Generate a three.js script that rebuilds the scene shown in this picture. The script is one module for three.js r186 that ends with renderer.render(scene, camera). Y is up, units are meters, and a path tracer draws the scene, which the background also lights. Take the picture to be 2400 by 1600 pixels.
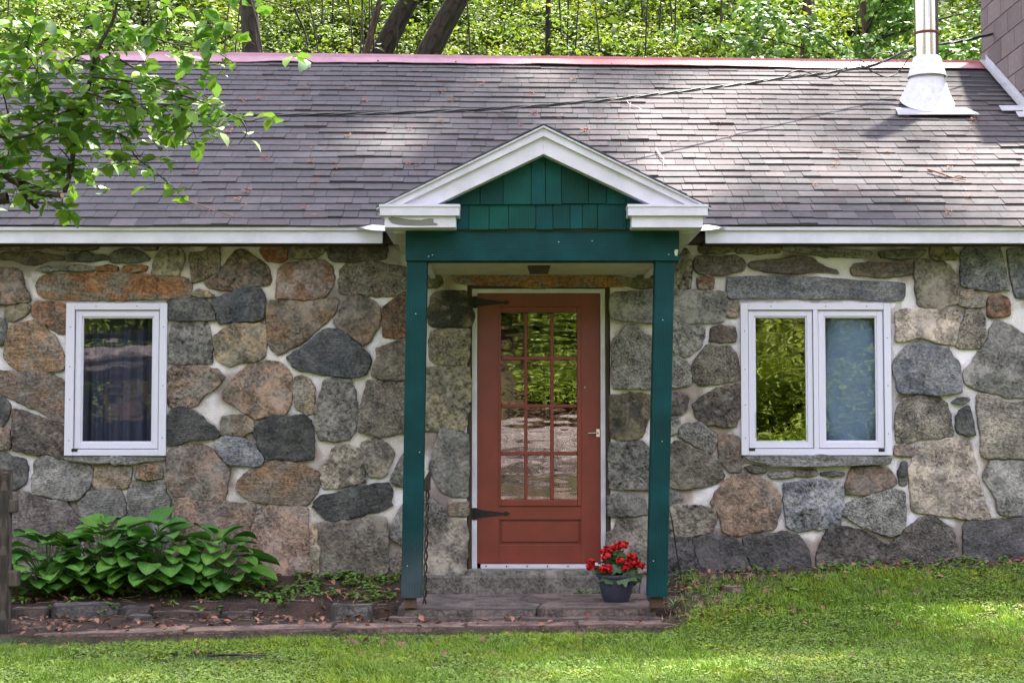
import * as THREE from 'three';
import { mergeGeometries } from 'three/addons/utils/BufferGeometryUtils.js';
import { RoundedBoxGeometry } from 'three/addons/geometries/RoundedBoxGeometry.js';

// ---------------------------------------------------------------- camera, sky, sun, exposure
const scene = new THREE.Scene();
const camera = new THREE.PerspectiveCamera(23.54, 1024 / 682, 0.1, 900);
camera.position.set(0, 1.17, 12);
camera.rotation.x = 0.0546;
const renderer = new THREE.WebGLRenderer({ antialias: true });
renderer.toneMapping = THREE.LinearToneMapping;
renderer.toneMappingExposure = 6.4;
renderer.shadowMap.enabled = true;

const SUN = new THREE.Vector3(0.28, 0.91, -0.31).normalize();
{
  const w = 256, h = 128, d = new Float32Array(w * h * 4);
  for (let j = 0; j < h; j++) for (let i = 0; i < w; i++) {
    const el = Math.max(0, Math.sin(((j + 0.5) / h - 0.5) * Math.PI));
    const k = Math.pow(1 - el, 2.2), o = (j * w + i) * 4;
    d[o] = 0.44 + 0.08 * k; d[o + 1] = 0.435 + 0.08 * k; d[o + 2] = 0.565; d[o + 3] = 1;
  }
  const t = new THREE.DataTexture(d, w, h, THREE.RGBAFormat, THREE.FloatType);
  t.mapping = THREE.EquirectangularReflectionMapping; t.magFilter = THREE.LinearFilter; t.needsUpdate = true;
  scene.background = t; scene.environment = t;
}
const sun = new THREE.DirectionalLight(new THREE.Color().setRGB(1, 0.93, 0.82), 4.3);
sun.position.copy(SUN).multiplyScalar(60);
sun.castShadow = true; sun.shadow.mapSize.set(4096, 4096); sun.shadow.radius = 4;
Object.assign(sun.shadow.camera, { left: -25, right: 25, top: 25, bottom: -25, near: 1, far: 140 });
scene.add(sun); scene.add(sun.target);

// ---------------------------------------------------------------- helpers
function rng(a) { return () => { a |= 0; a = a + 0x6D2B79F5 | 0; let t = Math.imul(a ^ a >>> 15, 1 | a); t = t + Math.imul(t ^ t >>> 7, 61 | t) ^ t; return ((t ^ t >>> 14) >>> 0) / 4294967296; }; }
const lerp = (a, b, t) => a + (b - a) * t;
const clamp = (x, a = 0, b = 1) => Math.min(b, Math.max(a, x));
const sstep = (a, b, x) => { const t = clamp((x - a) / (b - a)); return t * t * (3 - 2 * t); };
function hash(x, y, s) { let h = Math.imul(x, 374761393) + Math.imul(y, 668265263) + Math.imul(s, 2246822519) | 0; h = Math.imul(h ^ h >>> 13, 1274126177); return ((h ^ h >>> 16) >>> 0) / 4294967296; }
function vnoise(x, y, s = 1, per = 0) {
  const xi = Math.floor(x), yi = Math.floor(y); let fx = x - xi, fy = y - yi;
  fx = fx * fx * (3 - 2 * fx); fy = fy * fy * (3 - 2 * fy);
  const m = per ? (v => ((v % per) + per) % per) : (v => v);
  return lerp(lerp(hash(m(xi), m(yi), s), hash(m(xi + 1), m(yi), s), fx), lerp(hash(m(xi), m(yi + 1), s), hash(m(xi + 1), m(yi + 1), s), fx), fy);
}
function fbm(x, y, s = 1, oct = 4, per = 0) { let a = 0, w = 0.5, n = 0; for (let k = 0; k < oct; k++) { a += w * vnoise(x, y, s + k * 17, per); n += w; x *= 2; y *= 2; if (per) per *= 2; w *= 0.5; } return a / n; }
const taken = new Map();
function numbered(n) { const k = taken.get(n) || 0; taken.set(n, k + 1); return k ? n + '_' + String(k).padStart(3, '0') : n; }
function shade(o) { o.traverse(c => { if (c.isMesh) { c.castShadow = true; c.receiveShadow = true; } }); return o; }
function thing(name, label, category, pos = [0, 0, 0], group) {
  const o = new THREE.Group(); o.name = numbered(name); o.position.set(...pos);
  o.userData = { label, category }; if (group) o.userData.group = group; scene.add(o); return o;
}
function part(name, geo, mat, parent, label) {
  const m = new THREE.Mesh(geo, mat); m.name = name; m.castShadow = m.receiveShadow = true; if (label) m.userData.label = label; parent.add(m); return m;
}
function holder(name, parent, label) { const g = new THREE.Group(); g.name = name; if (label) g.userData.label = label; parent.add(g); return g; }
function structure(name, geo, mat, label) { const m = part(name, geo, mat, scene, label); m.userData.kind = 'structure'; return m; }
function copies(name, geo, mat, list, parent, colors) {
  const m = new THREE.InstancedMesh(geo, mat, list.length); m.name = name; m.castShadow = m.receiveShadow = true;
  list.forEach((x, i) => { m.setMatrixAt(i, x); if (colors) m.setColorAt(i, colors[i]); });
  m.userData.kind = 'stuff'; parent.add(m); return m;
}
const V = (x, y, z) => new THREE.Vector3(x, y, z);
const C = (r, g, b) => new THREE.Color().setRGB(r, g, b);
function place(x, y, z, rx = 0, ry = 0, rz = 0, sx = 1, sy = sx, sz = sx) {
  return new THREE.Matrix4().compose(V(x, y, z), new THREE.Quaternion().setFromEuler(new THREE.Euler(rx, ry, rz, 'YXZ')), V(sx, sy, sz));
}
// box between two corners, edges eased; uv in metres
function box(x0, y0, z0, x1, y1, z1, r = 0.003) {
  const w = x1 - x0, h = y1 - y0, d = z1 - z0; r = Math.min(r, w * 0.45, h * 0.45, d * 0.45);
  let g = r > 0.0004 ? new RoundedBoxGeometry(w, h, d, 1, r) : new THREE.BoxGeometry(w, h, d);
  g.translate((x0 + x1) / 2, (y0 + y1) / 2, (z0 + z1) / 2);
  return metricUV(g);
}
function metricUV(g) {
  if (!g.attributes.normal) g.computeVertexNormals();
  const p = g.attributes.position, n = g.attributes.normal, uv = new Float32Array(p.count * 2);
  for (let i = 0; i < p.count; i++) {
    const ax = Math.abs(n.getX(i)), ay = Math.abs(n.getY(i)), az = Math.abs(n.getZ(i));
    if (az >= ax && az >= ay) { uv[2 * i] = p.getX(i); uv[2 * i + 1] = p.getY(i); }
    else if (ay >= ax) { uv[2 * i] = p.getX(i); uv[2 * i + 1] = p.getZ(i); }
    else { uv[2 * i] = p.getZ(i); uv[2 * i + 1] = p.getY(i); }
  }
  g.setAttribute('uv', new THREE.BufferAttribute(uv, 2)); return g;
}
const plain = g => { g = g.index ? g.toNonIndexed() : g; for (const k of Object.keys(g.attributes)) if (!['position', 'normal', 'uv', 'color'].includes(k)) g.deleteAttribute(k); return g; };
const merge = list => mergeGeometries(list.map(plain));
function paint(g, c) { const n = g.attributes.position.count, a = new Float32Array(n * 3); for (let i = 0; i < n; i++) { a[3 * i] = c.r; a[3 * i + 1] = c.g; a[3 * i + 2] = c.b; } g.setAttribute('color', new THREE.BufferAttribute(a, 3)); return g; }
// hexahedron from a bottom quad and a top quad (each 4 points, same winding)
function hexa(b, t) {
  const q = [], quad = (a, c, d, e) => q.push(a, c, d, a, d, e);
  quad(t[0], t[1], t[2], t[3]); quad(b[3], b[2], b[1], b[0]);
  for (let i = 0; i < 4; i++) { const j = (i + 1) % 4; quad(b[i], b[j], t[j], t[i]); }
  const g = new THREE.BufferGeometry(); g.setAttribute('position', new THREE.Float32BufferAttribute(q.flat(), 3)); g.computeVertexNormals(); return metricUV(g);
}
// extruded polygon in the x-y plane, from z0 to z1, small bevel
function slab(pts, z0, z1, bev = 0.002) {
  const s = new THREE.Shape(pts.map(p => new THREE.Vector2(p[0], p[1])));
  const g = new THREE.ExtrudeGeometry(s, { depth: z1 - z0 - 2 * bev, bevelEnabled: bev > 0, bevelThickness: bev, bevelSize: bev, bevelOffset: -bev, bevelSegments: 1 });
  g.translate(0, 0, z0 + bev); return metricUV(g);
}
function tube(points, radii, sides = 7) {
  const curve = new THREE.CatmullRomCurve3(points, false, 'centripetal'), n = Math.max(4, points.length * 3);
  const fr = curve.computeFrenetFrames(n, false), pos = [], nor = [], uv = [], idx = [];
  const len = curve.getLength();
  for (let i = 0; i <= n; i++) {
    const t = i / n, p = curve.getPointAt(t), rr = radii.length ? (() => { const f = t * (radii.length - 1), k = Math.min(radii.length - 2, Math.floor(f)); return lerp(radii[k], radii[k + 1], f - k); })() : radii;
    for (let j = 0; j <= sides; j++) {
      const a = j / sides * Math.PI * 2, d = fr.normals[i].clone().multiplyScalar(Math.cos(a)).addScaledVector(fr.binormals[i], Math.sin(a));
      pos.push(p.x + d.x * rr, p.y + d.y * rr, p.z + d.z * rr); nor.push(d.x, d.y, d.z); uv.push(j / sides * 6.28 * rr, t * len);
    }
  }
  for (let i = 0; i < n; i++) for (let j = 0; j < sides; j++) { const a = i * (sides + 1) + j, b = a + sides + 1; idx.push(a, a + 1, b, b, a + 1, b + 1); }
  const g = new THREE.BufferGeometry(); g.setAttribute('position', new THREE.Float32BufferAttribute(pos, 3)); g.setAttribute('normal', new THREE.Float32BufferAttribute(nor, 3)); g.setAttribute('uv', new THREE.Float32BufferAttribute(uv, 2)); g.setIndex(idx);
  return g;
}
// ---------------------------------------------------------------- textures and materials
function tex(n, fn, metres, srgb = true) {
  const d = new Uint8Array(n * n * 4);
  for (let j = 0; j < n; j++) for (let i = 0; i < n; i++) {
    let v = fn(i / n, j / n); if (typeof v === 'number') v = [v, v, v];
    for (let k = 0; k < 3; k++) { const x = clamp(v[k]); d[(j * n + i) * 4 + k] = 255 * (srgb ? Math.pow(x, 1 / 2.2) : x); } d[(j * n + i) * 4 + 3] = 255;
  }
  const t = new THREE.DataTexture(d, n, n); t.wrapS = t.wrapT = THREE.RepeatWrapping; t.magFilter = THREE.LinearFilter; t.minFilter = THREE.LinearMipmapLinearFilter; t.generateMipmaps = true;
  if (srgb) t.colorSpace = THREE.SRGBColorSpace; t.repeat.set(1 / metres, 1 / metres); t.needsUpdate = true; return t;
}
const speckleV = (u, v) => { const g = vnoise(u * 96, v * 96, 3, 96), h = vnoise(u * 48, v * 48, 9, 48), q = vnoise(u * 28, v * 28, 12, 28), f = fbm(u * 6, v * 6, 5, 3, 6); const p = vnoise(u * 40, v * 40, 15, 40); return 0.62 + 0.6 * (f - 0.5) + 0.35 * (q - 0.5) + 0.58 * (p - 0.5) + 0.45 * (g - 0.5) - (h < 0.3 ? (0.3 - h) * 0.9 : 0); };
const foliV = (u, v) => { const w = v + 0.03 * (fbm(u * 4, v * 4, 7, 3, 4) - 0.5); const s = fbm(u * 6, w * 96, 11, 3, 6) * 0.6 + fbm(u * 32, w * 128, 21, 2, 32) * 0.4; const f = fbm(u * 5, v * 5, 31, 3, 5); const g = vnoise(u * 110, v * 110, 33, 110), h = vnoise(u * 40, v * 40, 35, 40); return 0.66 + 0.9 * (s - 0.5) + 0.7 * (f - 0.5) + 0.4 * (g - 0.5) + 0.55 * (h - 0.5); };
const slateV = (u, v) => { const f = fbm(u * 6, v * 6, 41, 5, 6), g = vnoise(u * 128, v * 128, 43, 128); const q = vnoise(u * 40, v * 40, 49, 40); return 0.66 + 1.2 * (f - 0.5) + 0.4 * (g - 0.5) + 0.55 * (q - 0.5); };
const texSpeckle = tex(512, speckleV, 0.42), texFoli = tex(512, foliV, 0.55), texSlate = tex(512, slateV, 0.6);
const bSpeckle = tex(512, speckleV, 0.42, false), bFoli = tex(512, foliV, 0.55, false), bSlate = tex(512, slateV, 0.6, false);
const grainTex = tex(256, (u, v) => 0.78 + 0.36 * (vnoise(u * 128, v * 128, 5, 128) - 0.5) + 0.26 * (fbm(u * 8, v * 8, 8, 4, 8) - 0.5), 0.3);
const grainBump = tex(256, (u, v) => 0.5 + 0.5 * (vnoise(u * 128, v * 128, 5, 128) - 0.5) + 0.5 * (fbm(u * 8, v * 8, 8, 4, 8) - 0.5), 0.3, false);
const mortarTex = tex(512, (u, v) => { const f = fbm(u * 6, v * 6, 61, 5, 6), g = vnoise(u * 256, v * 256, 63, 256); const d = clamp(0.93 + 0.6 * (f - 0.5) + 0.25 * (g - 0.5)); const st = sstep(0.6, 0.75, fbm(u * 3, v * 3, 71, 4, 3)); return [d, d * lerp(1, 0.97, st), d * lerp(1.02, 0.9, st)]; }, 1.3);
const mortarBump = tex(512, (u, v) => 0.5 + 0.5 * (fbm(u * 12, v * 12, 61, 5, 12) - 0.5) + 0.2 * (vnoise(u * 256, v * 256, 63, 256) - 0.5), 0.8, false);
const paintTex = tex(512, (u, v) => { const s = fbm(u * 128, v * 4, 83, 3, 4), f = fbm(u * 5, v * 5, 85, 4, 5); const st = sstep(0.62, 0.75, fbm(u * 9, v * 3, 87, 4, 3)); return 0.86 + 0.2 * (s - 0.5) + 0.3 * (f - 0.5) - 0.14 * st; }, 0.5);
const paintBump = tex(512, (u, v) => 0.5 + 0.6 * (fbm(u * 128, v * 4, 83, 3, 4) - 0.5) + 0.3 * (fbm(u * 16, v * 16, 86, 3, 16) - 0.5), 0.5, false);
const tealTex = tex(512, (u, v) => { const s = fbm(u * 96, v * 3, 183, 4, 3), f = fbm(u * 4, v * 4, 185, 5, 4), w = fbm(u * 24, v * 8, 187, 3, 8); const d = 0.8 + 0.5 * (s - 0.5) + 0.6 * (f - 0.5); const c = sstep(0.74, 0.78, fbm(u * 40, v * 20, 189, 2, 20)) * sstep(0.5, 0.6, w); return [d + 0.5 * c, d + 0.12 * c, d + 0.1 * c]; }, 0.6);
const soilTex = tex(512, (u, v) => { const f = fbm(u * 6, v * 6, 91, 5, 6), g = vnoise(u * 128, v * 128, 93, 128), h = vnoise(u * 48, v * 48, 95, 48); const d = 0.6 + 0.8 * (f - 0.5) + 0.5 * (g - 0.5) + (h > 0.8 ? 0.5 * (h - 0.8) * 5 : 0); return [d, d * 0.96, d * 0.9]; }, 0.7);
const soilBump = tex(512, (u, v) => 0.6 * fbm(u * 10, v * 10, 91, 5, 10) + 0.4 * vnoise(u * 96, v * 96, 93, 96), 0.7, false);
const barkTex = tex(256, (u, v) => { const r = fbm(u * 12, v * 3, 101, 4, 3), c = Math.abs(vnoise(u * 10 + 1.5 * fbm(u * 4, v * 4, 5, 3, 4), v * 2.0, 103, 0) - 0.5); return 0.7 + 0.9 * (r - 0.5) - (c < 0.1 ? 0.3 : 0); }, 0.4);
const barkBump = tex(256, (u, v) => fbm(u * 12, v * 3, 101, 4, 3), 0.4, false);
const turned = t => { const c = t.clone(); c.rotation = Math.PI / 2; c.needsUpdate = true; return c; };
const paintAcross = turned(paintTex), paintBumpAcross = turned(paintBump), tealAcross = turned(tealTex);
const M = (o) => new THREE.MeshStandardMaterial({ roughness: 0.85, ...o });
const scaled = (t, m) => { const c = t.clone(); c.repeat.set(1 / m, 1 / m); c.needsUpdate = true; return c; };
const mat = {
  s2: M({ vertexColors: true, map: scaled(texSpeckle, 0.85), bumpMap: scaled(bSpeckle, 0.85), bumpScale: 0.01, roughness: 0.85 }),
  s: M({ vertexColors: true, map: texSpeckle, bumpMap: bSpeckle, bumpScale: 0.008, roughness: 0.82 }),
  f: M({ vertexColors: true, map: texFoli, bumpMap: bFoli, bumpScale: 0.005, roughness: 0.78 }),
  k: M({ vertexColors: true, map: texSlate, bumpMap: bSlate, bumpScale: 0.008, roughness: 0.75 }),
  mortar: M({ vertexColors: true, map: mortarTex, bumpMap: mortarBump, bumpScale: 0.014, roughness: 0.95 }),
  shingle: M({ vertexColors: true, map: grainTex, bumpMap: grainBump, bumpScale: 0.003, roughness: 0.95 }),
  deck: M({ color: C(0.03, 0.03, 0.035) }),
  white: M({ color: C(0.72, 0.71, 0.82), map: paintAcross, bumpMap: paintBumpAcross, bumpScale: 0.0008, roughness: 0.5 }),
  vinyl: M({ color: C(0.68, 0.67, 0.8), roughness: 0.45, bumpMap: paintBump, bumpScale: 0.0006 }),
  teal: new THREE.MeshPhysicalMaterial({ vertexColors: true, map: tealTex, bumpMap: paintBump, bumpScale: 0.002, roughness: 0.62, specularIntensity: 0.35 }),
  tealBeam: new THREE.MeshPhysicalMaterial({ vertexColors: true, map: tealAcross, bumpMap: paintBumpAcross, bumpScale: 0.002, roughness: 0.62, specularIntensity: 0.35 }),
  cream: M({ color: C(0.66, 0.62, 0.46), map: paintTex, roughness: 0.6 }),
  door: M({ color: C(0.22, 0.037, 0.025), map: paintTex, bumpMap: paintBump, bumpScale: 0.0006, roughness: 0.42 }),
  jamb: M({ color: C(0.06, 0.035, 0.025), map: paintTex, roughness: 0.7 }),
  iron: M({ color: C(0.012, 0.012, 0.013), roughness: 0.5, metalness: 0.3 }),
  steel: M({ color: C(0.5, 0.49, 0.47), roughness: 0.14, metalness: 1 }),
  galv: M({ color: C(0.78, 0.8, 0.84), map: grainTex, roughness: 0.42, metalness: 0.6 }),
  lead: M({ color: C(0.62, 0.62, 0.66), map: grainTex, roughness: 0.6, metalness: 0.3 }),
  rustband: M({ color: C(0.16, 0.05, 0.03), map: grainTex, roughness: 0.9 }),
  ridgePink: M({ color: C(0.42, 0.215, 0.27), map: paintTex, roughness: 0.42 }),
  ridgeRed: M({ color: C(0.46, 0.15, 0.165), map: paintTex, roughness: 0.42 }),
  block: M({ vertexColors: true, map: grainTex, bumpMap: grainBump, bumpScale: 0.004, roughness: 0.95 }),
  cable: M({ color: C(0.02, 0.02, 0.022), roughness: 0.5 }),
  cable2: M({ color: C(0.1, 0.1, 0.105), roughness: 0.5 }),
  soil: M({ vertexColors: true, map: soilTex, bumpMap: soilBump, bumpScale: 0.02, roughness: 1 }),
  pave: M({ vertexColors: true, map: texSlate, bumpMap: bSlate, bumpScale: 0.006, roughness: 0.9 }),
  bark: M({ color: C(0.05, 0.038, 0.031), map: barkTex, bumpMap: barkBump, bumpScale: 0.02, roughness: 0.95 }),
  barkRed: M({ color: C(0.12, 0.075, 0.06), map: barkTex, bumpMap: barkBump, bumpScale: 0.015, roughness: 0.95 }),
  twig: M({ color: C(0.07, 0.055, 0.045), map: barkTex, bumpMap: barkBump, bumpScale: 0.004, roughness: 0.9 }),
  lichen: M({ color: C(0.38, 0.4, 0.34), map: grainTex, roughness: 1 }),
  greyWood: M({ color: C(0.16, 0.13, 0.105), map: barkTex, bumpMap: barkBump, bumpScale: 0.006, roughness: 0.9 }),
  cutWood: M({ color: C(0.5, 0.3, 0.14), roughness: 0.9 }),
  pot: M({ color: C(0.045, 0.05, 0.085), map: paintTex, roughness: 0.55 }),
  dry: M({ vertexColors: true, roughness: 0.9, side: THREE.DoubleSide }),
};
const leafMat = (r, g, b, tr = 0.4, rough = 0.75) => new THREE.MeshPhysicalMaterial({ color: C(r, g, b), roughness: rough, transmission: tr, thickness: 0, side: THREE.DoubleSide, specularIntensity: 0.6 });
const clearGlass = new THREE.MeshPhysicalMaterial({ color: C(0.85, 0.87, 0.9), roughness: 0.0, transmission: 1, thickness: 0, ior: 1.6 });
const glass = new THREE.MeshPhysicalMaterial({ color: C(0.9, 0.93, 0.92), roughness: 0.0, transmission: 1, thickness: 0, ior: 2.3 });
// ---------------------------------------------------------------- the ground, one sheet to the horizon
const edgeZ = x => x < -0.8 ? lerp(1.44, 1.9, clamp((-0.8 - x) / 2.1)) : lerp(1.44, 1.34, clamp((x + 0.8) / 1.9));   // front edge of the flagstone strip
function groundY(x, z) {
  const und = 0.02 * (fbm(x * 0.9 + 40, z * 0.9 + 40, 201, 3) - 0.5) + 0.008 * (fbm(x * 6, z * 6, 203, 2) - 0.5);
  if (z < -4.5) {                                         // hillside behind the cottage
    const d = -z - 4.5; let y = 0.1 + 0.88 * Math.min(d, 8.2) + Math.max(0, d - 8.2) * 0.42;
    if (d > 60) y = 0.1 + 7.2 + 51.8 * 0.42;
    return y + 0.5 * (fbm(x * 0.3, z * 0.3, 205, 3) - 0.5);
  }
  const side = 0.45 * clamp(Math.abs(x) - 15, 0, 24);
  let far = side + (z > 21 ? 0.1 * Math.min(z - 21, 6) + 0.5 * clamp(z - 27, 0, 26) : 0);
  const lawn = -0.135 + far;
  const left = (() => {                                   // planting bed, dirt strip
    let y = lerp(0.125, 0.0, clamp(z / 0.72));
    y = lerp(y, -0.085, sstep(0.78, 0.92, z));
    return lerp(y, lawn, sstep(edgeZ(x) - 0.02, edgeZ(x) + 0.06, z));
  })();
  const mid = lerp(-0.08, lawn, sstep(edgeZ(x) - 0.02, edgeZ(x) + 0.06, z));
  const rt = lerp(0.13 + 0.045 * (x - 1.2), lawn, sstep(0.0, 2.3, z * 1.0));
  const rmix = sstep(0.93, 1.2, x), lmix = sstep(-0.72, -0.8, x);
  let y = lerp(lerp(mid, left, lmix), rt, rmix);
  return y + und * (z > -0.5 ? 1 : 1);
}
{
  const xs = [], zs = [];
  for (let x = -420; x < -8; x += Math.max(1.2, Math.abs(x + 8) * 0.25)) xs.push(x);
  for (let x = -8; x <= 8.001; x += 0.06) xs.push(x);
  for (let x = 9; x < 420; x += Math.max(1.2, (x - 8) * 0.25)) xs.push(x);
  for (let z = -420; z < -6; z += Math.max(0.8, Math.abs(z + 6) * 0.2)) zs.push(z);
  for (let z = -6; z < -0.4; z += 0.4) zs.push(z);
  for (let z = -0.3; z <= 5; z += 0.045) zs.push(z);
  for (let z = 5.2; z < 30; z += 0.4) zs.push(z);
  for (let z = 31; z < 420; z += Math.max(1, (z - 30) * 0.2)) zs.push(z);
  const nx = xs.length, nz = zs.length, pos = new Float32Array(nx * nz * 3), uv = new Float32Array(nx * nz * 2), col = new Float32Array(nx * nz * 3), idx = [];
  for (let j = 0; j < nz; j++) for (let i = 0; i < nx; i++) {
    const o = j * nx + i, x = xs[i], z = zs[j];
    pos.set([x, groundY(x, z), z], o * 3); uv.set([x, z], o * 2);
    const n = fbm(x * 2.3, z * 2.3, 211, 4), soil = [0.075, 0.047, 0.036], green = [0.055, 0.08, 0.025], litter = [0.14, 0.085, 0.05];
    let a = soil;
    const isLawn = sstep(edgeZ(x) - 0.02, edgeZ(x) + 0.1, z);
    const gl = x > 1.0 ? sstep(0.15, 0.6, z) * sstep(1.0, 1.5, x + 0.4 * n) : isLawn;
    let k = Math.max(gl, z > 1.9 ? 1 : 0) * sstep(0.3, 0.5, n + 0.08);
    if (z < -3) { a = [0.055, 0.065, 0.025]; k = n; }
    if (z > 20) { a = litter; k = sstep(0.5, 0.62, n) * 0.6; if (z < 22.6 && z > 20.6) { a = [0.3, 0.22, 0.19]; k = 0; } }
    for (let q = 0; q < 3; q++) col[o * 3 + q] = lerp(a[q], green[q], k) * (0.8 + 0.5 * n);
  }
  for (let j = 0; j < nz - 1; j++) for (let i = 0; i < nx - 1; i++) { const a = j * nx + i, b = a + nx; idx.push(a, b, a + 1, b, b + 1, a + 1); }
  const g = new THREE.BufferGeometry();
  g.setAttribute('position', new THREE.BufferAttribute(pos, 3)); g.setAttribute('uv', new THREE.BufferAttribute(uv, 2)); g.setAttribute('color', new THREE.BufferAttribute(col, 3)); g.setIndex(idx); g.computeVertexNormals();
  structure('ground', g, mat.soil, 'lawn, planting bed soil and wooded slopes around the cottage');
}
// rough stone slab lying flat: outline in x-z, top at y1, body to y0
function flatStone(pts, y0, y1, seed, tone, rough = 0.006) {
  const r = rng(seed), out = [];
  for (let i = 0; i < pts.length; i++) { const a = pts[i], b = pts[(i + 1) % pts.length], n = Math.max(1, Math.round(Math.hypot(a[0] - b[0], a[1] - b[1]) / 0.06)); for (let k = 0; k < n; k++) out.push([lerp(a[0], b[0], k / n) + (r() - 0.5) * rough * 2, lerp(a[1], b[1], k / n) + (r() - 0.5) * rough * 2]); }
  const c = out.reduce((s, p) => [s[0] + p[0] / out.length, s[1] + p[1] / out.length], [0, 0]), n = out.length;
  const rings = [[1, y0, 0], [1.0, y1 - 0.012, 0], [-0.01, y1 - 0.002, 1], [-0.04, y1, 1], [-0.1, y1, 1]], pos = [], idx = [], col = [];
  const push = (x, y, z) => { pos.push(x, y, z); const k = 0.75 + 0.5 * fbm(x * 5, z * 5 + y * 9, seed + 5, 3); col.push(tone[0] * k, tone[1] * k, tone[2] * k); };
  for (const [s, y, lift] of rings) for (const p of out) {
    const d = Math.hypot(p[0] - c[0], p[1] - c[1]), f = s > 0 ? 1 : Math.max(0.2, 1 + s / d);
    const x = c[0] + (p[0] - c[0]) * f, z = c[1] + (p[1] - c[1]) * f;
    push(x, y + lift * rough * (fbm(x * 14, z * 14, seed, 3) - 0.5) * 2, z);
  }
  for (let f = 0.75; f > 0.1; f -= 0.25) for (const p of out) { const last = rings[4], d = Math.hypot(p[0] - c[0], p[1] - c[1]), g = Math.max(0.2, 1 + last[0] / d) * f, x = c[0] + (p[0] - c[0]) * g, z = c[1] + (p[1] - c[1]) * g; push(x, y1 + rough * (fbm(x * 14, z * 14, seed, 3) - 0.5) * 2, z); }
  push(c[0], y1, c[1]);
  const R = pos.length / 3 - 1, nr = Math.floor(R / n);
  for (let k = 0; k < nr - 1; k++) for (let i = 0; i < n; i++) { const a = k * n + i, b = k * n + (i + 1) % n; idx.push(a, a + n, b, b, a + n, b + n); }
  for (let i = 0; i < n; i++) idx.push((nr - 1) * n + i, R, (nr - 1) * n + (i + 1) % n);
  const g = new THREE.BufferGeometry(); g.setAttribute('position', new THREE.Float32BufferAttribute(pos, 3)); g.setAttribute('color', new THREE.Float32BufferAttribute(col, 3)); g.setIndex(idx); g.computeVertexNormals(); return metricUV(g);
}
// porch paving: slabs of one low platform
{
  const pad = new THREE.Group(); pad.name = 'porch_paving'; pad.userData = { kind: 'structure', label: 'worn flagstone porch platform with a raised sill step' }; scene.add(pad);
  const tone = [0.2, 0.165, 0.145], tone2 = [0.2, 0.15, 0.13];
  const F = [[[-0.755, 0.12], [0.14, 0.1], [0.05, 0.55], [0.2, 0.8], [0.16, 1.085], [-0.4, 1.09], [-0.76, 1.06]], [[0.142, 0.1], [0.94, 0.1], [0.955, 1.05], [0.6, 1.075], [0.163, 1.085], [0.203, 0.8], [0.053, 0.55]]];
  F.forEach((p, i) => part('flagstone', flatStone(p, -0.2, 0.0 + 0.003 * i, 301 + i, i ? tone2 : tone, 0.003), mat.pave, pad));
  part('lower_course', flatStone([[-0.8, 0.98], [0.96, 0.98], [1.0, 1.16], [0.3, 1.19], [-0.7, 1.15], [-0.83, 1.12]], -0.3, -0.055, 305, tone2, 0.008), mat.pave, pad);
  part('sill_step', flatStone([[-0.7, -0.3], [0.93, -0.3], [0.93, 0.1], [0.3, 0.13], [-0.3, 0.125], [-0.7, 0.11]], -0.2, 0.125, 306, [0.22, 0.2, 0.18], 0.006), mat.pave, pad);
  part('door_sill', flatStone([[-0.335, -0.2], [0.61, -0.2], [0.612, 0.055], [0.2, 0.065], [-0.34, 0.05]], 0.1, 0.166, 307, [0.3, 0.28, 0.25], 0.004), mat.pave, pad);
}
{
  const st = new THREE.Group(); st.name = 'flagstone_path'; st.userData = { kind: 'structure', label: 'strip of pinkish flagstones along the lawn edge' }; scene.add(st);
  const cuts = [-2.95, -2.05, -1.15, -0.3, 0.42, 1.2], r = rng(311);
  for (let i = 0; i < cuts.length - 1; i++) {
    const a = cuts[i] + 0.004, b = cuts[i + 1] - 0.004, wa = i === 0 ? 0.06 : 0.25, y = -0.078 + 0.008 * r();
    part('flagstone', flatStone([[a, edgeZ(a) - wa], [b, edgeZ(b) - 0.25 - 0.05 * r()], [b, edgeZ(b)], [a, edgeZ(a)]], -0.3, y, 320 + i, [0.27, 0.18, 0.15], 0.006), mat.pave, st);
  }
}
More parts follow.
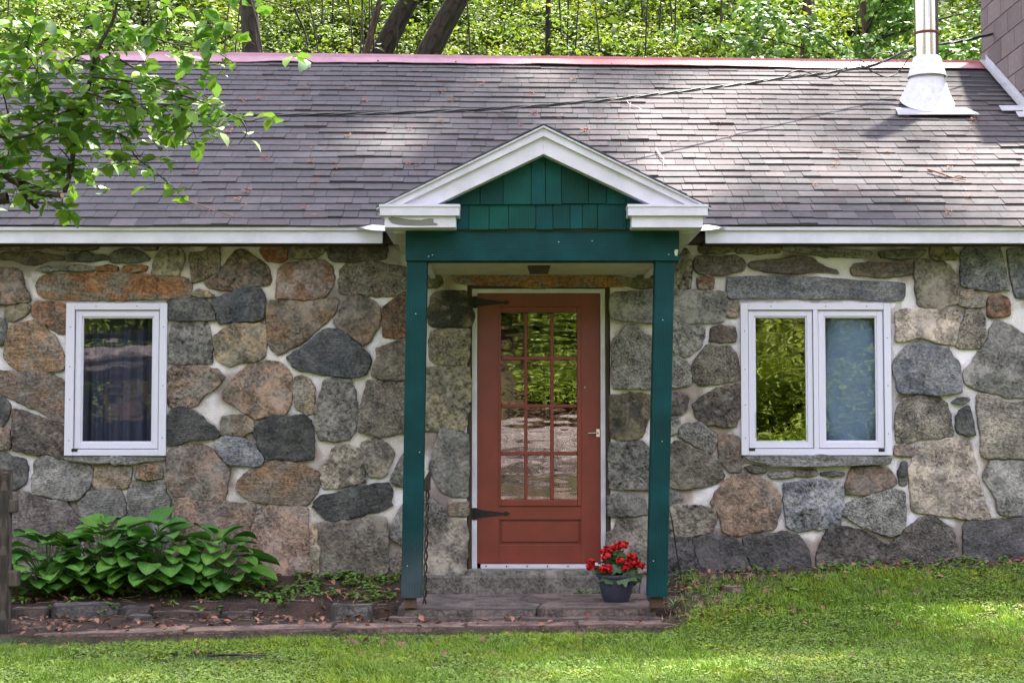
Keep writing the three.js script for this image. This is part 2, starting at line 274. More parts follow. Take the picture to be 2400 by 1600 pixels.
const STONES = [
["rust/f",[-3.493,2.234,-3.482,2.282,-3.438,2.31,-3.382,2.323,-3.199,2.322,-3.039,2.323,-2.879,2.323,-2.719,2.318,-2.559,2.31,-2.439,2.302,-2.383,2.288,-2.369,2.242,-2.37,2.178,-2.382,2.142,-2.557,2.139,-2.717,2.134,-2.877,2.134,-3.036,2.13,-3.196,2.13,-3.308,2.135,-3.419,2.142,-3.464,2.166,-3.488,2.194]],
["brown/s",[-3.806,2.35,-3.71,2.358,-3.647,2.354,-3.614,2.338,-3.605,2.274,-3.588,2.218,-3.56,2.17,-3.545,2.13,-3.571,2.118,-3.674,2.106,-3.802,2.098]],
["olive/k",[-3.721,2.05,-3.706,2.074,-3.666,2.09,-3.594,2.094,-3.538,2.09,-3.547,2.042,-3.593,2.01,-3.648,1.979,-3.704,1.987,-3.722,2.01]],
["redbrown/f",[-3.522,2.066,-3.499,2.114,-3.435,2.115,-3.339,2.106,-3.275,2.098,-3.278,2.002,-3.28,1.89,-3.328,1.89,-3.384,1.922,-3.433,1.97,-3.489,1.982,-3.521,2.018]],
["brownrust/f",[-3.724,1.73,-3.701,1.818,-3.683,1.922,-3.64,1.946,-3.56,1.966,-3.473,1.974,-3.437,1.954,-3.408,1.898,-3.359,1.85,-3.318,1.77,-3.277,1.682,-3.276,1.634,-3.316,1.614,-3.395,1.609,-3.507,1.614,-3.61,1.614,-3.667,1.65,-3.715,1.698]],
["dark/k",[-3.8,1.986,-3.736,1.986,-3.715,1.938,-3.718,1.842,-3.741,1.806,-3.797,1.806]],
["brown/f",[-3.794,1.618,-3.698,1.606,-3.602,1.606,-3.507,1.603,-3.403,1.587,-3.323,1.559,-3.269,1.515,-3.267,1.419,-3.265,1.268,-3.278,1.229,-3.398,1.268,-3.471,1.332,-3.583,1.372,-3.663,1.404,-3.743,1.435,-3.791,1.443]],
["olive/f",[-3.81,2.547,-3.666,2.548,-3.554,2.547,-3.454,2.543,-3.457,2.51,-3.601,2.505,-3.809,2.502]],
["olive/f",[-3.434,2.543,-3.282,2.548,-3.122,2.543,-3.054,2.539,-3.065,2.502,-3.201,2.494,-3.345,2.5,-3.425,2.518]],
["brown/s",[-2.73,2.531,-2.682,2.539,-2.61,2.531,-2.622,2.505,-2.698,2.502,-2.73,2.514]],
["darkbrown/f",[-3.76,2.446,-3.729,2.478,-3.601,2.476,-3.441,2.47,-3.328,2.458,-3.292,2.438,-3.312,2.426,-3.416,2.422,-3.495,2.4,-3.575,2.406,-3.68,2.426,-3.752,2.426]],
["black/k",[-3.274,2.466,-3.201,2.473,-3.121,2.476,-3.073,2.458,-3.009,2.466,-2.973,2.446,-2.984,2.426,-3.08,2.42,-3.2,2.418,-3.274,2.418]],
["dark/k",[-2.961,2.442,-2.913,2.49,-2.841,2.5,-2.753,2.494,-2.705,2.458,-2.673,2.438,-2.689,2.418,-2.8,2.414,-2.896,2.406,-2.948,2.414]],
["grey/s",[-3.323,2.362,-3.247,2.378,-3.136,2.382,-3.071,2.366,-3.087,2.344,-3.199,2.344,-3.311,2.346]],
["rust/f",[-3.063,2.37,-2.992,2.382,-2.912,2.378,-2.899,2.354,-2.911,2.339,-3.007,2.344,-3.055,2.35]],
["rust/f",[-2.868,2.358,-2.84,2.378,-2.752,2.38,-2.692,2.38,-2.696,2.346,-2.767,2.335,-2.855,2.338]],
["tanolive/s",[-2.609,2.458,-2.57,2.498,-2.514,2.516,-2.434,2.506,-2.417,2.434,-2.44,2.37,-2.464,2.314,-2.559,2.318,-2.643,2.326,-2.64,2.386]],
["grey/f",[-3.503,2.35,-3.439,2.368,-3.335,2.362,-3.343,2.346,-3.439,2.342]],
["dark/f",[-3.79,1.417,-3.734,1.413,-3.682,1.37,-3.685,1.306,-3.708,1.242,-3.739,1.203,-3.786,1.199]],
["darkbrown/s",[-3.657,1.326,-3.598,1.322,-3.502,1.282,-3.406,1.242,-3.31,1.211,-3.278,1.195,-3.281,1.139,-3.267,1.036,-3.278,0.965,-3.322,0.965,-3.378,1.0,-3.457,1.004,-3.553,1.02,-3.641,1.036,-3.652,1.131,-3.656,1.234]],
["brown/s",[-3.786,1.171,-3.714,1.179,-3.678,1.163,-3.681,1.092,-3.676,1.044,-3.736,1.044,-3.784,1.044]],
["dark/k",[-3.783,1.028,-3.688,0.997,-3.655,0.973,-3.592,0.973,-3.556,0.949,-3.547,0.878,-3.557,0.799,-3.604,0.759,-3.644,0.739,-3.778,0.743]],
["grey/f",[-3.488,0.925,-3.473,0.965,-3.402,0.989,-3.338,0.965,-3.258,0.929,-3.162,0.925,-3.099,0.921,-3.067,0.894,-3.074,0.814,-3.104,0.751,-3.143,0.704,-3.175,0.672,-3.27,0.672,-3.365,0.688,-3.429,0.712,-3.493,0.72,-3.498,0.799,-3.491,0.862]],
["tanrust/f",[-3.027,0.909,-2.94,0.917,-2.845,0.913,-2.781,0.901,-2.788,0.83,-2.803,0.767,-2.89,0.753,-3.025,0.755,-3.061,0.791,-3.042,0.838]],
["brownrust/s",[-2.734,0.917,-2.646,0.921,-2.563,0.917,-2.558,0.83,-2.637,0.822,-2.748,0.824,-2.741,0.878]],
["slate/f",[-3.167,0.66,-3.127,0.68,-3.096,0.72,-3.033,0.739,-2.938,0.739,-2.874,0.727,-2.838,0.688,-2.825,0.625,-2.832,0.546,-2.935,0.544,-3.046,0.544,-3.117,0.546,-3.142,0.585]],
["slate/f",[-2.788,0.799,-2.701,0.807,-2.605,0.803,-2.534,0.799,-2.533,0.735,-2.505,0.656,-2.495,0.53,-2.586,0.526,-2.697,0.542,-2.784,0.538,-2.797,0.625,-2.795,0.72]],
["purple/f",[-3.683,0.731,-3.556,0.72,-3.452,0.68,-3.349,0.664,-3.254,0.652,-3.221,0.601,-3.173,0.538,-3.148,0.499,-3.155,0.404,-3.169,0.278,-3.406,0.246,-3.675,0.246]],
["brown/s",[-3.109,0.522,-2.935,0.526,-2.816,0.514,-2.822,0.404,-2.829,0.278,-3.098,0.278]],
["grey/s",[-2.792,0.514,-2.658,0.526,-2.491,0.514,-2.49,0.388,-2.504,0.254,-2.789,0.254]],
["tanrust/s",[-2.361,2.474,-2.265,2.478,-2.234,2.522,-2.162,2.514,-2.157,2.418,-2.164,2.346,-2.239,2.302,-2.351,2.258,-2.36,2.37]],
["brown/s",[-2.263,2.274,-2.215,2.298,-2.168,2.33,-2.12,2.378,-2.073,2.442,-2.034,2.49,-1.962,2.49,-1.921,2.458,-1.857,2.418,-1.801,2.37,-1.783,2.33,-1.785,2.238,-1.856,2.238,-1.943,2.222,-2.023,2.208,-2.151,2.208,-2.247,2.23]],
["pink/s",[-1.72,2.29,-1.713,2.354,-1.657,2.398,-1.561,2.41,-1.481,2.42,-1.385,2.416,-1.329,2.37,-1.317,2.298,-1.313,2.242,-1.352,2.186,-1.384,2.15,-1.48,2.142,-1.599,2.139,-1.727,2.142,-1.731,2.202]],
["red/f",[-1.85,2.502,-1.802,2.529,-1.746,2.51,-1.714,2.518,-1.658,2.49,-1.657,2.434,-1.697,2.418,-1.793,2.422,-1.821,2.458]],
["olive/s",[-1.618,2.531,-1.482,2.54,-1.402,2.526,-1.394,2.482,-1.45,2.446,-1.537,2.438,-1.617,2.446]],
["darkbrown/s",[-1.364,2.51,-1.249,2.539,-1.105,2.547,-0.929,2.54,-0.927,2.49,-0.928,2.434,-1.056,2.426,-1.184,2.418,-1.312,2.414,-1.344,2.45]],
["greybrown/s",[-1.264,2.354,-1.216,2.394,-1.104,2.414,-0.992,2.406,-0.896,2.386,-0.768,2.37,-0.764,2.298,-0.772,2.202,-0.847,2.17,-0.911,2.16,-1.023,2.166,-1.119,2.182,-1.199,2.174,-1.255,2.182,-1.271,2.242]],
["tan/f",[-2.358,2.186,-2.302,2.202,-2.238,2.194,-2.198,2.17,-2.214,2.146,-2.294,2.158,-2.35,2.17]],
["dark/f",[-2.525,2.114,-2.501,2.13,-2.397,2.134,-2.278,2.13,-2.222,2.106,-2.201,2.05,-2.18,1.982,-2.276,1.978,-2.396,1.986,-2.515,1.982,-2.528,2.042]],
["slateblue/k",[-2.19,2.146,-2.15,2.154,-2.078,2.17,-2.007,2.202,-1.919,2.22,-1.847,2.22,-1.827,2.178,-1.818,2.098,-1.837,1.99,-1.917,1.978,-2.037,1.97,-2.14,1.96,-2.165,2.018,-2.185,2.082]],
["brownrust/k",[-1.803,2.106,-1.767,2.126,-1.703,2.118,-1.599,2.114,-1.495,2.114,-1.384,2.138,-1.304,2.146,-1.284,2.126,-1.303,2.034,-1.367,1.97,-1.446,1.906,-1.501,1.842,-1.605,1.786,-1.7,1.73,-1.724,1.73,-1.772,1.794,-1.804,1.858,-1.797,1.97]],
["brown/s",[-1.226,2.114,-1.199,2.158,-1.143,2.166,-1.087,2.146,-1.023,2.114,-0.983,2.074,-0.967,2.026,-0.978,1.954,-1.014,1.89,-1.053,1.818,-1.093,1.802,-1.141,1.834,-1.197,1.882,-1.261,1.922,-1.301,1.97,-1.278,2.034,-1.234,2.066]],
["redbrown/s",[-0.943,2.066,-0.895,2.106,-0.839,2.142,-0.776,2.17,-0.736,2.178,-0.735,1.874,-0.862,1.858,-0.942,1.866,-0.95,1.954]],
["slate/s",[-2.491,1.954,-2.396,1.966,-2.252,1.968,-2.227,1.898,-2.215,1.834,-2.202,1.738,-2.201,1.666,-2.289,1.67,-2.392,1.665,-2.52,1.666,-2.517,1.746,-2.506,1.826]],
["tan/k",[-2.191,1.858,-2.132,1.898,-2.084,1.938,-2.021,1.95,-1.933,1.946,-1.853,1.952,-1.809,1.938,-1.808,1.858,-1.815,1.722,-1.851,1.698,-1.923,1.682,-2.002,1.674,-2.058,1.65,-2.114,1.666,-2.162,1.706,-2.178,1.778]],
["slateblue/f",[-1.648,1.714,-1.573,1.762,-1.493,1.81,-1.422,1.874,-1.35,1.91,-1.287,1.902,-1.223,1.874,-1.159,1.818,-1.095,1.77,-1.046,1.714,-1.038,1.69,-1.054,1.626,-1.078,1.583,-1.141,1.567,-1.277,1.575,-1.396,1.587,-1.492,1.61,-1.564,1.61,-1.604,1.65,-1.636,1.682]],
["brown/s",[-2.531,1.587,-2.503,1.63,-2.392,1.634,-2.257,1.636,-2.177,1.626,-2.12,1.563,-2.144,1.515,-2.207,1.467,-2.262,1.435,-2.302,1.38,-2.333,1.352,-2.413,1.348,-2.508,1.356,-2.525,1.459]],
["pinkbrown/s",[-2.119,1.443,-2.072,1.507,-2.017,1.571,-1.954,1.626,-1.875,1.662,-1.795,1.674,-1.707,1.666,-1.651,1.618,-1.619,1.555,-1.614,1.483,-1.622,1.396,-1.641,1.332,-1.673,1.292,-1.76,1.292,-1.839,1.268,-1.887,1.268,-1.983,1.324,-2.047,1.364,-2.111,1.396]],
["tanrust/f",[-1.595,1.559,-1.539,1.569,-1.483,1.539,-1.455,1.483,-1.451,1.396,-1.45,1.308,-1.506,1.3,-1.569,1.324,-1.59,1.38]],
["grey/s",[-1.434,1.354,-1.395,1.465,-1.38,1.537,-1.316,1.549,-1.189,1.541,-1.157,1.465,-1.14,1.37,-1.136,1.274,-1.155,1.163,-1.203,1.115,-1.274,1.1,-1.409,1.115,-1.429,1.195]],
["greybrown/s",[-0.989,1.77,-0.926,1.79,-0.846,1.826,-0.774,1.834,-0.735,1.834,-0.734,1.547,-0.861,1.543,-0.941,1.555,-1.02,1.579,-1.021,1.634,-0.989,1.706]],
["greybrown/s",[-1.061,1.525,-0.999,1.535,-0.842,1.519,-0.733,1.538,-0.732,1.167,-0.866,1.151,-0.966,1.136,-1.056,1.151,-1.118,1.17,-1.116,1.251,-1.104,1.357,-1.073,1.466]],
["black/f",[-2.519,1.274,-2.492,1.322,-2.445,1.35,-2.397,1.342,-2.325,1.306,-2.245,1.242,-2.181,1.195,-2.136,1.151,-2.164,1.123,-2.267,1.107,-2.346,1.104,-2.426,1.08,-2.497,1.066,-2.525,1.068,-2.528,1.171]],
["tanrust/k",[-2.118,1.266,-2.046,1.282,-1.999,1.286,-1.935,1.266,-1.895,1.238,-1.902,1.171,-1.965,1.143,-2.045,1.139,-2.116,1.143,-2.129,1.211]],
["black/k",[-1.894,1.171,-1.847,1.219,-1.792,1.25,-1.728,1.278,-1.673,1.278,-1.625,1.266,-1.553,1.282,-1.498,1.266,-1.465,1.195,-1.457,1.1,-1.452,1.036,-1.46,0.973,-1.551,0.961,-1.67,0.965,-1.789,0.973,-1.821,1.004,-1.854,1.084]],
["bluegrey/f",[-2.167,1.06,-2.14,1.107,-2.077,1.131,-1.981,1.123,-1.925,1.092,-1.885,1.076,-1.853,1.02,-1.813,0.965,-1.844,0.921,-1.908,0.913,-1.995,0.925,-2.075,0.925,-2.107,0.973,-2.147,1.02]],
["brown/s",[-2.516,1.004,-2.481,1.04,-2.402,1.068,-2.322,1.076,-2.243,1.056,-2.187,1.02,-2.139,0.965,-2.066,0.894,-2.074,0.838,-2.085,0.759,-2.096,0.672,-2.151,0.66,-2.239,0.668,-2.358,0.688,-2.453,0.7,-2.493,0.735,-2.51,0.814,-2.519,0.909]],
["brownrust/f",[-2.006,0.751,-1.994,0.807,-1.947,0.862,-1.868,0.909,-1.789,0.941,-1.694,0.951,-1.591,0.937,-1.487,0.901,-1.423,0.87,-1.411,0.799,-1.426,0.727,-1.47,0.656,-1.509,0.633,-1.628,0.631,-1.747,0.641,-1.866,0.656,-1.93,0.68,-1.985,0.712]],
["tangrey/s",[-1.392,0.862,-1.345,0.957,-1.313,1.036,-1.282,1.06,-1.194,1.06,-1.123,1.028,-1.098,0.957,-1.082,0.862,-1.074,0.795,-1.185,0.783,-1.28,0.763,-1.383,0.755]],
["pinkbrown/k",[-2.469,0.672,-2.342,0.68,-2.223,0.656,-2.104,0.648,-1.985,0.641,-1.874,0.633,-1.889,0.522,-1.928,0.459,-1.935,0.357,-1.929,0.215,-2.257,0.184,-2.471,0.199,-2.471,0.483]],
["pinkbrown/k",[-1.865,0.577,-1.818,0.617,-1.707,0.625,-1.493,0.609,-1.492,0.483,-1.476,0.365,-1.467,0.246,-1.47,0.136,-1.703,0.121,-1.862,0.136,-1.918,0.207,-1.915,0.365,-1.9,0.451,-1.873,0.522]],
["black/f",[-1.45,0.614,-1.437,0.659,-1.374,0.704,-1.282,0.718,-1.219,0.745,-1.109,0.759,-1.009,0.782,-0.909,0.791,-0.881,0.75,-0.885,0.623,-0.981,0.586,-1.081,0.568,-1.154,0.55,-1.236,0.527,-1.318,0.512,-1.373,0.55,-1.409,0.577]],
["tangrey/s",[-1.093,1.078,-1.038,1.105,-0.974,1.114,-0.91,1.068,-0.864,1.005,-0.891,0.932,-0.918,0.859,-0.964,0.836,-1.037,0.841,-1.064,0.877,-1.092,0.932,-1.101,1.005]],
["slate/s",[-0.886,0.813,-0.836,0.914,-0.8,0.995,-0.736,0.995,-0.735,0.777,-0.854,0.775]],
["greybrown/k",[-1.404,0.496,-1.263,0.509,-1.126,0.527,-1.017,0.541,-0.926,0.532,-0.912,0.432,-0.916,0.296,-0.906,0.151,-1.033,0.115,-1.215,0.115,-1.397,0.115,-1.403,0.296]],
["grey/s",[-0.884,0.405,-0.862,0.477,-0.835,0.568,-0.799,0.632,-0.735,0.641,-0.734,0.351,-0.816,0.351,-0.852,0.378]],
["brown/s",[-0.879,0.215,-0.852,0.269,-0.779,0.296,-0.716,0.296,-0.715,0.142,-0.852,0.142,-0.884,0.179]],
["tan/k",[-1.461,0.491,-1.417,0.491,-1.412,0.341,-1.403,0.136,-1.45,0.136,-1.468,0.365]],
["rustblack/k",[-0.6,2.082,-0.576,2.178,-0.512,2.186,-0.432,2.194,-0.345,2.186,-0.321,2.114,-0.28,2.002,-0.304,1.946,-0.384,1.938,-0.504,1.934,-0.599,1.946,-0.616,2.018]],
["tanolive/s",[-0.599,1.874,-0.559,1.902,-0.424,1.914,-0.312,1.91,-0.316,1.818,-0.328,1.67,-0.423,1.662,-0.543,1.662,-0.591,1.69,-0.603,1.778]],
["tanolive/s",[-0.671,1.619,-0.543,1.634,-0.384,1.638,-0.309,1.631,-0.309,1.388,-0.324,1.31,-0.343,1.182,-0.436,1.182,-0.561,1.179,-0.67,1.17,-0.686,1.388]],
["slate/s",[-0.527,1.169,-0.444,1.164,-0.321,1.146,-0.321,0.932,-0.322,0.695,-0.443,0.697,-0.507,0.732,-0.544,0.795,-0.599,0.877,-0.581,0.995,-0.545,1.087]],
["grey/s",[-0.653,0.686,-0.58,0.668,-0.516,0.614,-0.48,0.559,-0.489,0.505,-0.561,0.464,-0.652,0.45]],
["tanrust/f",[-0.461,0.641,-0.398,0.648,-0.322,0.65,-0.329,0.559,-0.452,0.557]],
["tangrey/k",[-0.671,0.432,-0.543,0.468,-0.461,0.514,-0.343,0.509,-0.324,0.432,-0.333,0.296,-0.342,0.133,-0.488,0.124,-0.67,0.124]],
["olive/s",[-0.672,2.306,-0.528,2.306,-0.512,2.258,-0.544,2.226,-0.672,2.226]],
["rust/f",[-0.451,2.327,0.157,2.327,0.72,2.314,0.877,2.289,0.845,2.233,0.704,2.226,0.157,2.23,-0.288,2.239,-0.391,2.252]],
["greydark/s",[0.726,2.162,0.77,2.186,0.874,2.19,1.074,2.194,1.193,2.194,1.353,2.198,1.497,2.195,1.569,2.186,1.56,2.098,1.555,1.978,1.463,1.962,1.312,1.963,1.184,1.966,0.993,1.966,0.801,1.976,0.746,1.99,0.726,2.026]],
["grey/s",[0.745,1.834,0.801,1.89,0.841,1.938,0.889,1.946,0.953,1.898,1.032,1.85,1.104,1.81,1.183,1.73,1.247,1.698,1.302,1.642,1.318,1.603,1.301,1.507,1.214,1.491,1.07,1.487,0.831,1.481,0.744,1.487,0.737,1.658]],
["greydark/s",[1.144,1.938,1.208,1.95,1.312,1.938,1.415,1.926,1.407,1.858,1.383,1.794,1.31,1.73,1.247,1.71,1.183,1.762,1.144,1.81]],
["darkbrown/k",[1.463,1.914,1.495,1.938,1.623,1.934,1.634,1.882,1.634,1.826,1.458,1.826]],
["greybrown/s",[1.326,1.658,1.366,1.706,1.414,1.778,1.454,1.794,1.51,1.778,1.59,1.786,1.637,1.746,1.652,1.658,1.664,1.551,1.548,1.527,1.452,1.515,1.381,1.511,1.341,1.547,1.326,1.603]],
["tanolive/s",[1.155,2.498,1.275,2.502,1.315,2.458,1.318,2.338,1.313,2.226,1.257,2.216,1.154,2.216,1.146,2.338]],
["purple/f",[1.342,2.402,1.363,2.446,1.427,2.454,1.522,2.438,1.635,2.458,1.698,2.434,1.71,2.394,1.698,2.346,1.554,2.323,1.458,2.318,1.378,2.334,1.346,2.362]],
["pink/s",[1.362,2.29,1.434,2.302,1.473,2.282,1.477,2.214,1.385,2.21,1.369,2.242]],
["tanrust/f",[1.588,2.118,1.656,2.126,1.655,2.006,1.623,2.006,1.583,2.018]],
["olive/s",[0.858,2.274,0.954,2.302,1.09,2.306,1.09,2.226,0.914,2.222,0.85,2.234]],
["bluegrey/f",[1.587,2.298,1.703,2.302,1.839,2.306,1.982,2.302,2.142,2.294,2.302,2.286,2.541,2.275,2.701,2.27,2.852,2.262,2.896,2.25,2.888,2.202,2.867,2.13,2.779,2.122,2.619,2.126,2.524,2.138,2.34,2.142,2.18,2.146,2.021,2.146,1.821,2.138,1.598,2.136,1.589,2.218]],
["purple/f",[1.75,2.386,1.767,2.414,1.863,2.422,1.983,2.43,2.095,2.442,2.199,2.438,2.255,2.398,2.318,2.37,2.374,2.354,2.398,2.326,2.302,2.334,2.19,2.338,2.062,2.331,1.903,2.334,1.775,2.362]],
["darkbrown/s",[2.498,2.362,2.526,2.394,2.623,2.406,2.742,2.386,2.822,2.414,2.934,2.41,2.95,2.386,2.945,2.322,2.861,2.31,2.781,2.302,2.621,2.306,2.51,2.314]],
["tanolive/f",[1.656,2.502,1.824,2.508,1.976,2.511,1.952,2.474,1.824,2.474,1.672,2.473]],
["olive/f",[1.657,2.548,1.977,2.555,1.968,2.522,1.664,2.514]],
["grey/f",[1.984,2.506,2.016,2.543,2.144,2.539,2.224,2.518,2.384,2.506,2.624,2.494,2.639,2.474,2.607,2.438,2.463,2.446,2.303,2.458,2.144,2.474,2.0,2.494]],
["grey/f",[2.703,2.482,2.863,2.494,3.047,2.498,2.999,2.446,2.863,2.438,2.727,2.442]],
["olive/f",[1.385,2.531,1.649,2.539,1.648,2.49,1.544,2.478,1.384,2.476]],
["greybrown/s",[2.971,2.41,3.023,2.422,3.142,2.406,3.214,2.386,3.237,2.346,3.273,2.298,3.275,2.202,3.272,2.114,3.202,2.09,3.138,2.072,3.042,2.074,2.986,2.106,2.976,2.218,2.969,2.322]],
["bluegrey/s",[3.315,2.49,3.384,2.555,3.576,2.559,3.591,2.474,3.613,2.378,3.636,2.274,3.65,2.206,3.523,2.206,3.379,2.222,3.316,2.234,3.309,2.354]],
["olive/s",[3.08,2.539,3.145,2.563,3.208,2.547,3.247,2.49,3.295,2.43,3.159,2.43,3.095,2.442,3.08,2.49]],
["bluegrey/s",[3.647,2.49,3.703,2.506,3.823,2.502,3.817,2.162,3.706,2.158,3.683,2.234,3.661,2.378]],
["tanrust/f",[3.294,2.162,3.315,2.194,3.379,2.194,3.45,2.162,3.473,2.122,3.469,2.078,3.377,2.078,3.289,2.094]],
["redbrown/s",[3.501,2.114,3.522,2.154,3.578,2.166,3.626,2.154,3.653,2.106,3.655,2.026,3.583,2.006,3.504,2.018]],
["pale/k",[2.826,2.034,2.866,2.066,3.01,2.058,3.153,2.054,3.281,2.05,3.288,2.002,3.263,1.914,3.237,1.802,3.174,1.806,3.102,1.822,3.031,1.854,2.975,1.854,2.895,1.83,2.819,1.826,2.829,1.938]],
["tangrey/s",[3.275,1.914,3.32,1.97,3.337,2.05,3.425,2.054,3.472,2.002,3.47,1.898,3.444,1.782,3.356,1.778,3.261,1.79]],
["bluegrey/f",[2.813,1.69,2.862,1.746,2.902,1.79,2.998,1.822,3.07,1.798,3.205,1.778,3.22,1.73,3.267,1.674,3.281,1.555,3.288,1.451,3.129,1.439,2.969,1.447,2.842,1.45,2.812,1.571,2.801,1.634]],
["grey/s",[3.326,1.618,3.387,1.682,3.436,1.746,3.493,1.834,3.502,1.882,3.535,1.962,3.583,1.97,3.662,1.938,3.725,1.89,3.812,1.826,3.804,1.415,3.621,1.419,3.558,1.451,3.447,1.467,3.368,1.491,3.321,1.531]],
["tangrey/s",[2.825,1.333,2.876,1.4,2.985,1.421,3.102,1.413,3.185,1.375,3.204,1.283,3.224,1.175,3.223,1.137,3.098,1.125,2.998,1.117,2.931,1.092,2.822,1.092,2.811,1.217]],
["dark/f",[3.218,1.379,3.269,1.404,3.336,1.413,3.344,1.392,3.302,1.375,3.235,1.371]],
["black/k",[3.254,1.267,3.284,1.317,3.343,1.346,3.359,1.283,3.366,1.217,3.39,1.142,3.34,1.142,3.265,1.158,3.258,1.217]],
["tangrey/f",[3.407,1.425,3.487,1.434,3.569,1.392,3.636,1.375,3.82,1.379,3.813,0.967,3.646,0.975,3.529,0.979,3.438,0.983,3.435,1.092,3.417,1.258]],
["pale/k",[2.955,1.058,3.064,1.083,3.164,1.1,3.248,1.108,3.34,1.117,3.355,1.058,3.387,0.934,3.394,0.834,3.425,0.734,3.457,0.626,3.489,0.552,3.472,0.535,3.306,0.535,3.181,0.552,3.057,0.568,2.924,0.589,2.917,0.701,2.906,0.826,2.894,0.884,2.937,0.95]],
["grey/s",[3.448,0.817,3.453,0.875,3.504,0.946,3.604,0.95,3.812,0.942,3.806,0.56,3.598,0.564,3.548,0.577,3.541,0.676,3.509,0.743]],
["brown/f",[2.809,1.058,2.863,1.067,2.926,1.042,2.925,0.992,2.871,0.988,2.804,0.996]],
["dark/k",[2.841,0.934,2.887,0.934,2.877,0.788,2.835,0.792,2.827,0.85]],
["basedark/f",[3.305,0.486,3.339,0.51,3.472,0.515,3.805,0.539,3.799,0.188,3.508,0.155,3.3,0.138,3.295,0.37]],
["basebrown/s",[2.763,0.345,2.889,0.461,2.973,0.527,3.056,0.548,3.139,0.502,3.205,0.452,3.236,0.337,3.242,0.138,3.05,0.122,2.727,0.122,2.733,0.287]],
["darkbrown/f",[1.698,0.909,1.785,0.917,1.848,0.9,1.843,0.871,1.743,0.875]],
["grey/f",[1.881,0.855,1.927,0.871,2.052,0.875,2.051,0.838,1.91,0.83]],
["purple/k",[2.07,0.863,2.093,0.88,2.218,0.884,2.225,0.85,2.176,0.842,2.072,0.844]],
["dark/f",[2.258,0.867,2.327,0.871,2.418,0.869,2.418,0.844,2.26,0.844]],
["brown/s",[2.441,0.709,2.446,0.784,2.468,0.867,2.494,0.9,2.66,0.909,2.744,0.892,2.785,0.85,2.805,0.788,2.742,0.751,2.616,0.718,2.491,0.708]],
["greydark/s",[2.415,0.568,2.428,0.626,2.508,0.664,2.591,0.693,2.7,0.726,2.775,0.743,2.866,0.722,2.865,0.618,2.855,0.469,2.821,0.423,2.737,0.407,2.655,0.444,2.555,0.477,2.473,0.519]],
["bluegrey/s",[1.988,0.784,2.076,0.796,2.243,0.809,2.401,0.796,2.417,0.718,2.416,0.635,2.386,0.552,2.385,0.494,2.281,0.465,2.172,0.461,2.089,0.448,2.006,0.469,1.995,0.618]],
["pinkbrown/s",[1.484,0.701,1.543,0.784,1.618,0.842,1.701,0.859,1.793,0.838,1.884,0.792,1.934,0.734,1.958,0.66,1.958,0.61,1.94,0.544,1.906,0.457,1.781,0.444,1.656,0.419,1.59,0.415,1.54,0.444,1.516,0.552,1.483,0.593,1.45,0.651]],
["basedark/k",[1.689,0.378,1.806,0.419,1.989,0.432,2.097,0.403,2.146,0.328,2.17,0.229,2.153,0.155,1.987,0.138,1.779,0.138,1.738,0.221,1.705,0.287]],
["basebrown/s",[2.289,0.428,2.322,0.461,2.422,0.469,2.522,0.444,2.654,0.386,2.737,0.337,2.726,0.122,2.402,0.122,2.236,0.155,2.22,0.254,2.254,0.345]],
["brown/s",[1.508,1.133,1.604,1.146,1.662,1.121,1.665,1.033,1.677,0.934,1.672,0.875,1.593,0.871,1.56,0.909,1.519,0.95,1.519,1.033]],
["rustblack/k",[0.715,1.424,0.855,1.442,1.004,1.433,1.008,1.319,0.985,1.223,0.95,1.136,0.898,1.114,0.766,1.11,0.723,1.144,0.723,1.275]],
["slate/s",[0.718,1.079,0.836,1.083,0.959,1.088,1.002,1.04,1.063,1.04,1.062,0.744,0.852,0.748,0.717,0.752,0.713,0.927]],
["greybrown/s",[1.151,1.04,1.195,1.092,1.256,1.083,1.343,1.031,1.43,0.996,1.5,0.961,1.517,0.909,1.555,0.839,1.516,0.805,1.428,0.766,1.289,0.757,1.193,0.752,1.149,0.77,1.088,0.805,1.089,0.996]],
["grey/s",[1.239,1.188,1.283,1.219,1.379,1.225,1.431,1.188,1.492,1.127,1.483,1.066,1.447,1.009,1.378,1.049,1.291,1.092,1.221,1.127]],
["darkbrown/s",[1.327,1.363,1.38,1.407,1.45,1.45,1.538,1.485,1.67,1.512,1.664,1.363,1.641,1.206,1.536,1.21,1.414,1.223,1.353,1.284]],
["purple/k",[1.118,1.433,1.223,1.446,1.293,1.407,1.275,1.345,1.239,1.289,1.117,1.297]],
["grey/k",[1.114,0.7,1.201,0.722,1.245,0.674,1.218,0.639,1.114,0.626]],
["greybrown/s",[1.105,0.622,1.253,0.631,1.358,0.618,1.462,0.605,1.488,0.535,1.47,0.449,1.374,0.418,1.287,0.405,1.104,0.405]],
["slate/s",[0.7,0.692,0.748,0.709,0.852,0.713,0.957,0.674,0.978,0.613,0.983,0.561,0.852,0.557,0.704,0.553]],
["greybrown/k",[0.773,0.509,0.808,0.54,0.939,0.544,1.026,0.54,1.078,0.492,1.076,0.145,0.694,0.145,0.694,0.423,0.755,0.449]],
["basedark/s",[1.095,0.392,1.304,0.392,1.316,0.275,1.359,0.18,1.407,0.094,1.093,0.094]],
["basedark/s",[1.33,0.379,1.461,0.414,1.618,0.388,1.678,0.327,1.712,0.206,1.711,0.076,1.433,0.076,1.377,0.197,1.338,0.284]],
["sill/f",[-3.259,0.979,-3.1,0.982,-2.862,0.979,-2.544,0.976,-2.54,0.957,-2.702,0.947,-2.742,0.935,-2.837,0.927,-2.94,0.939,-3.059,0.938,-3.163,0.949,-3.258,0.96]],
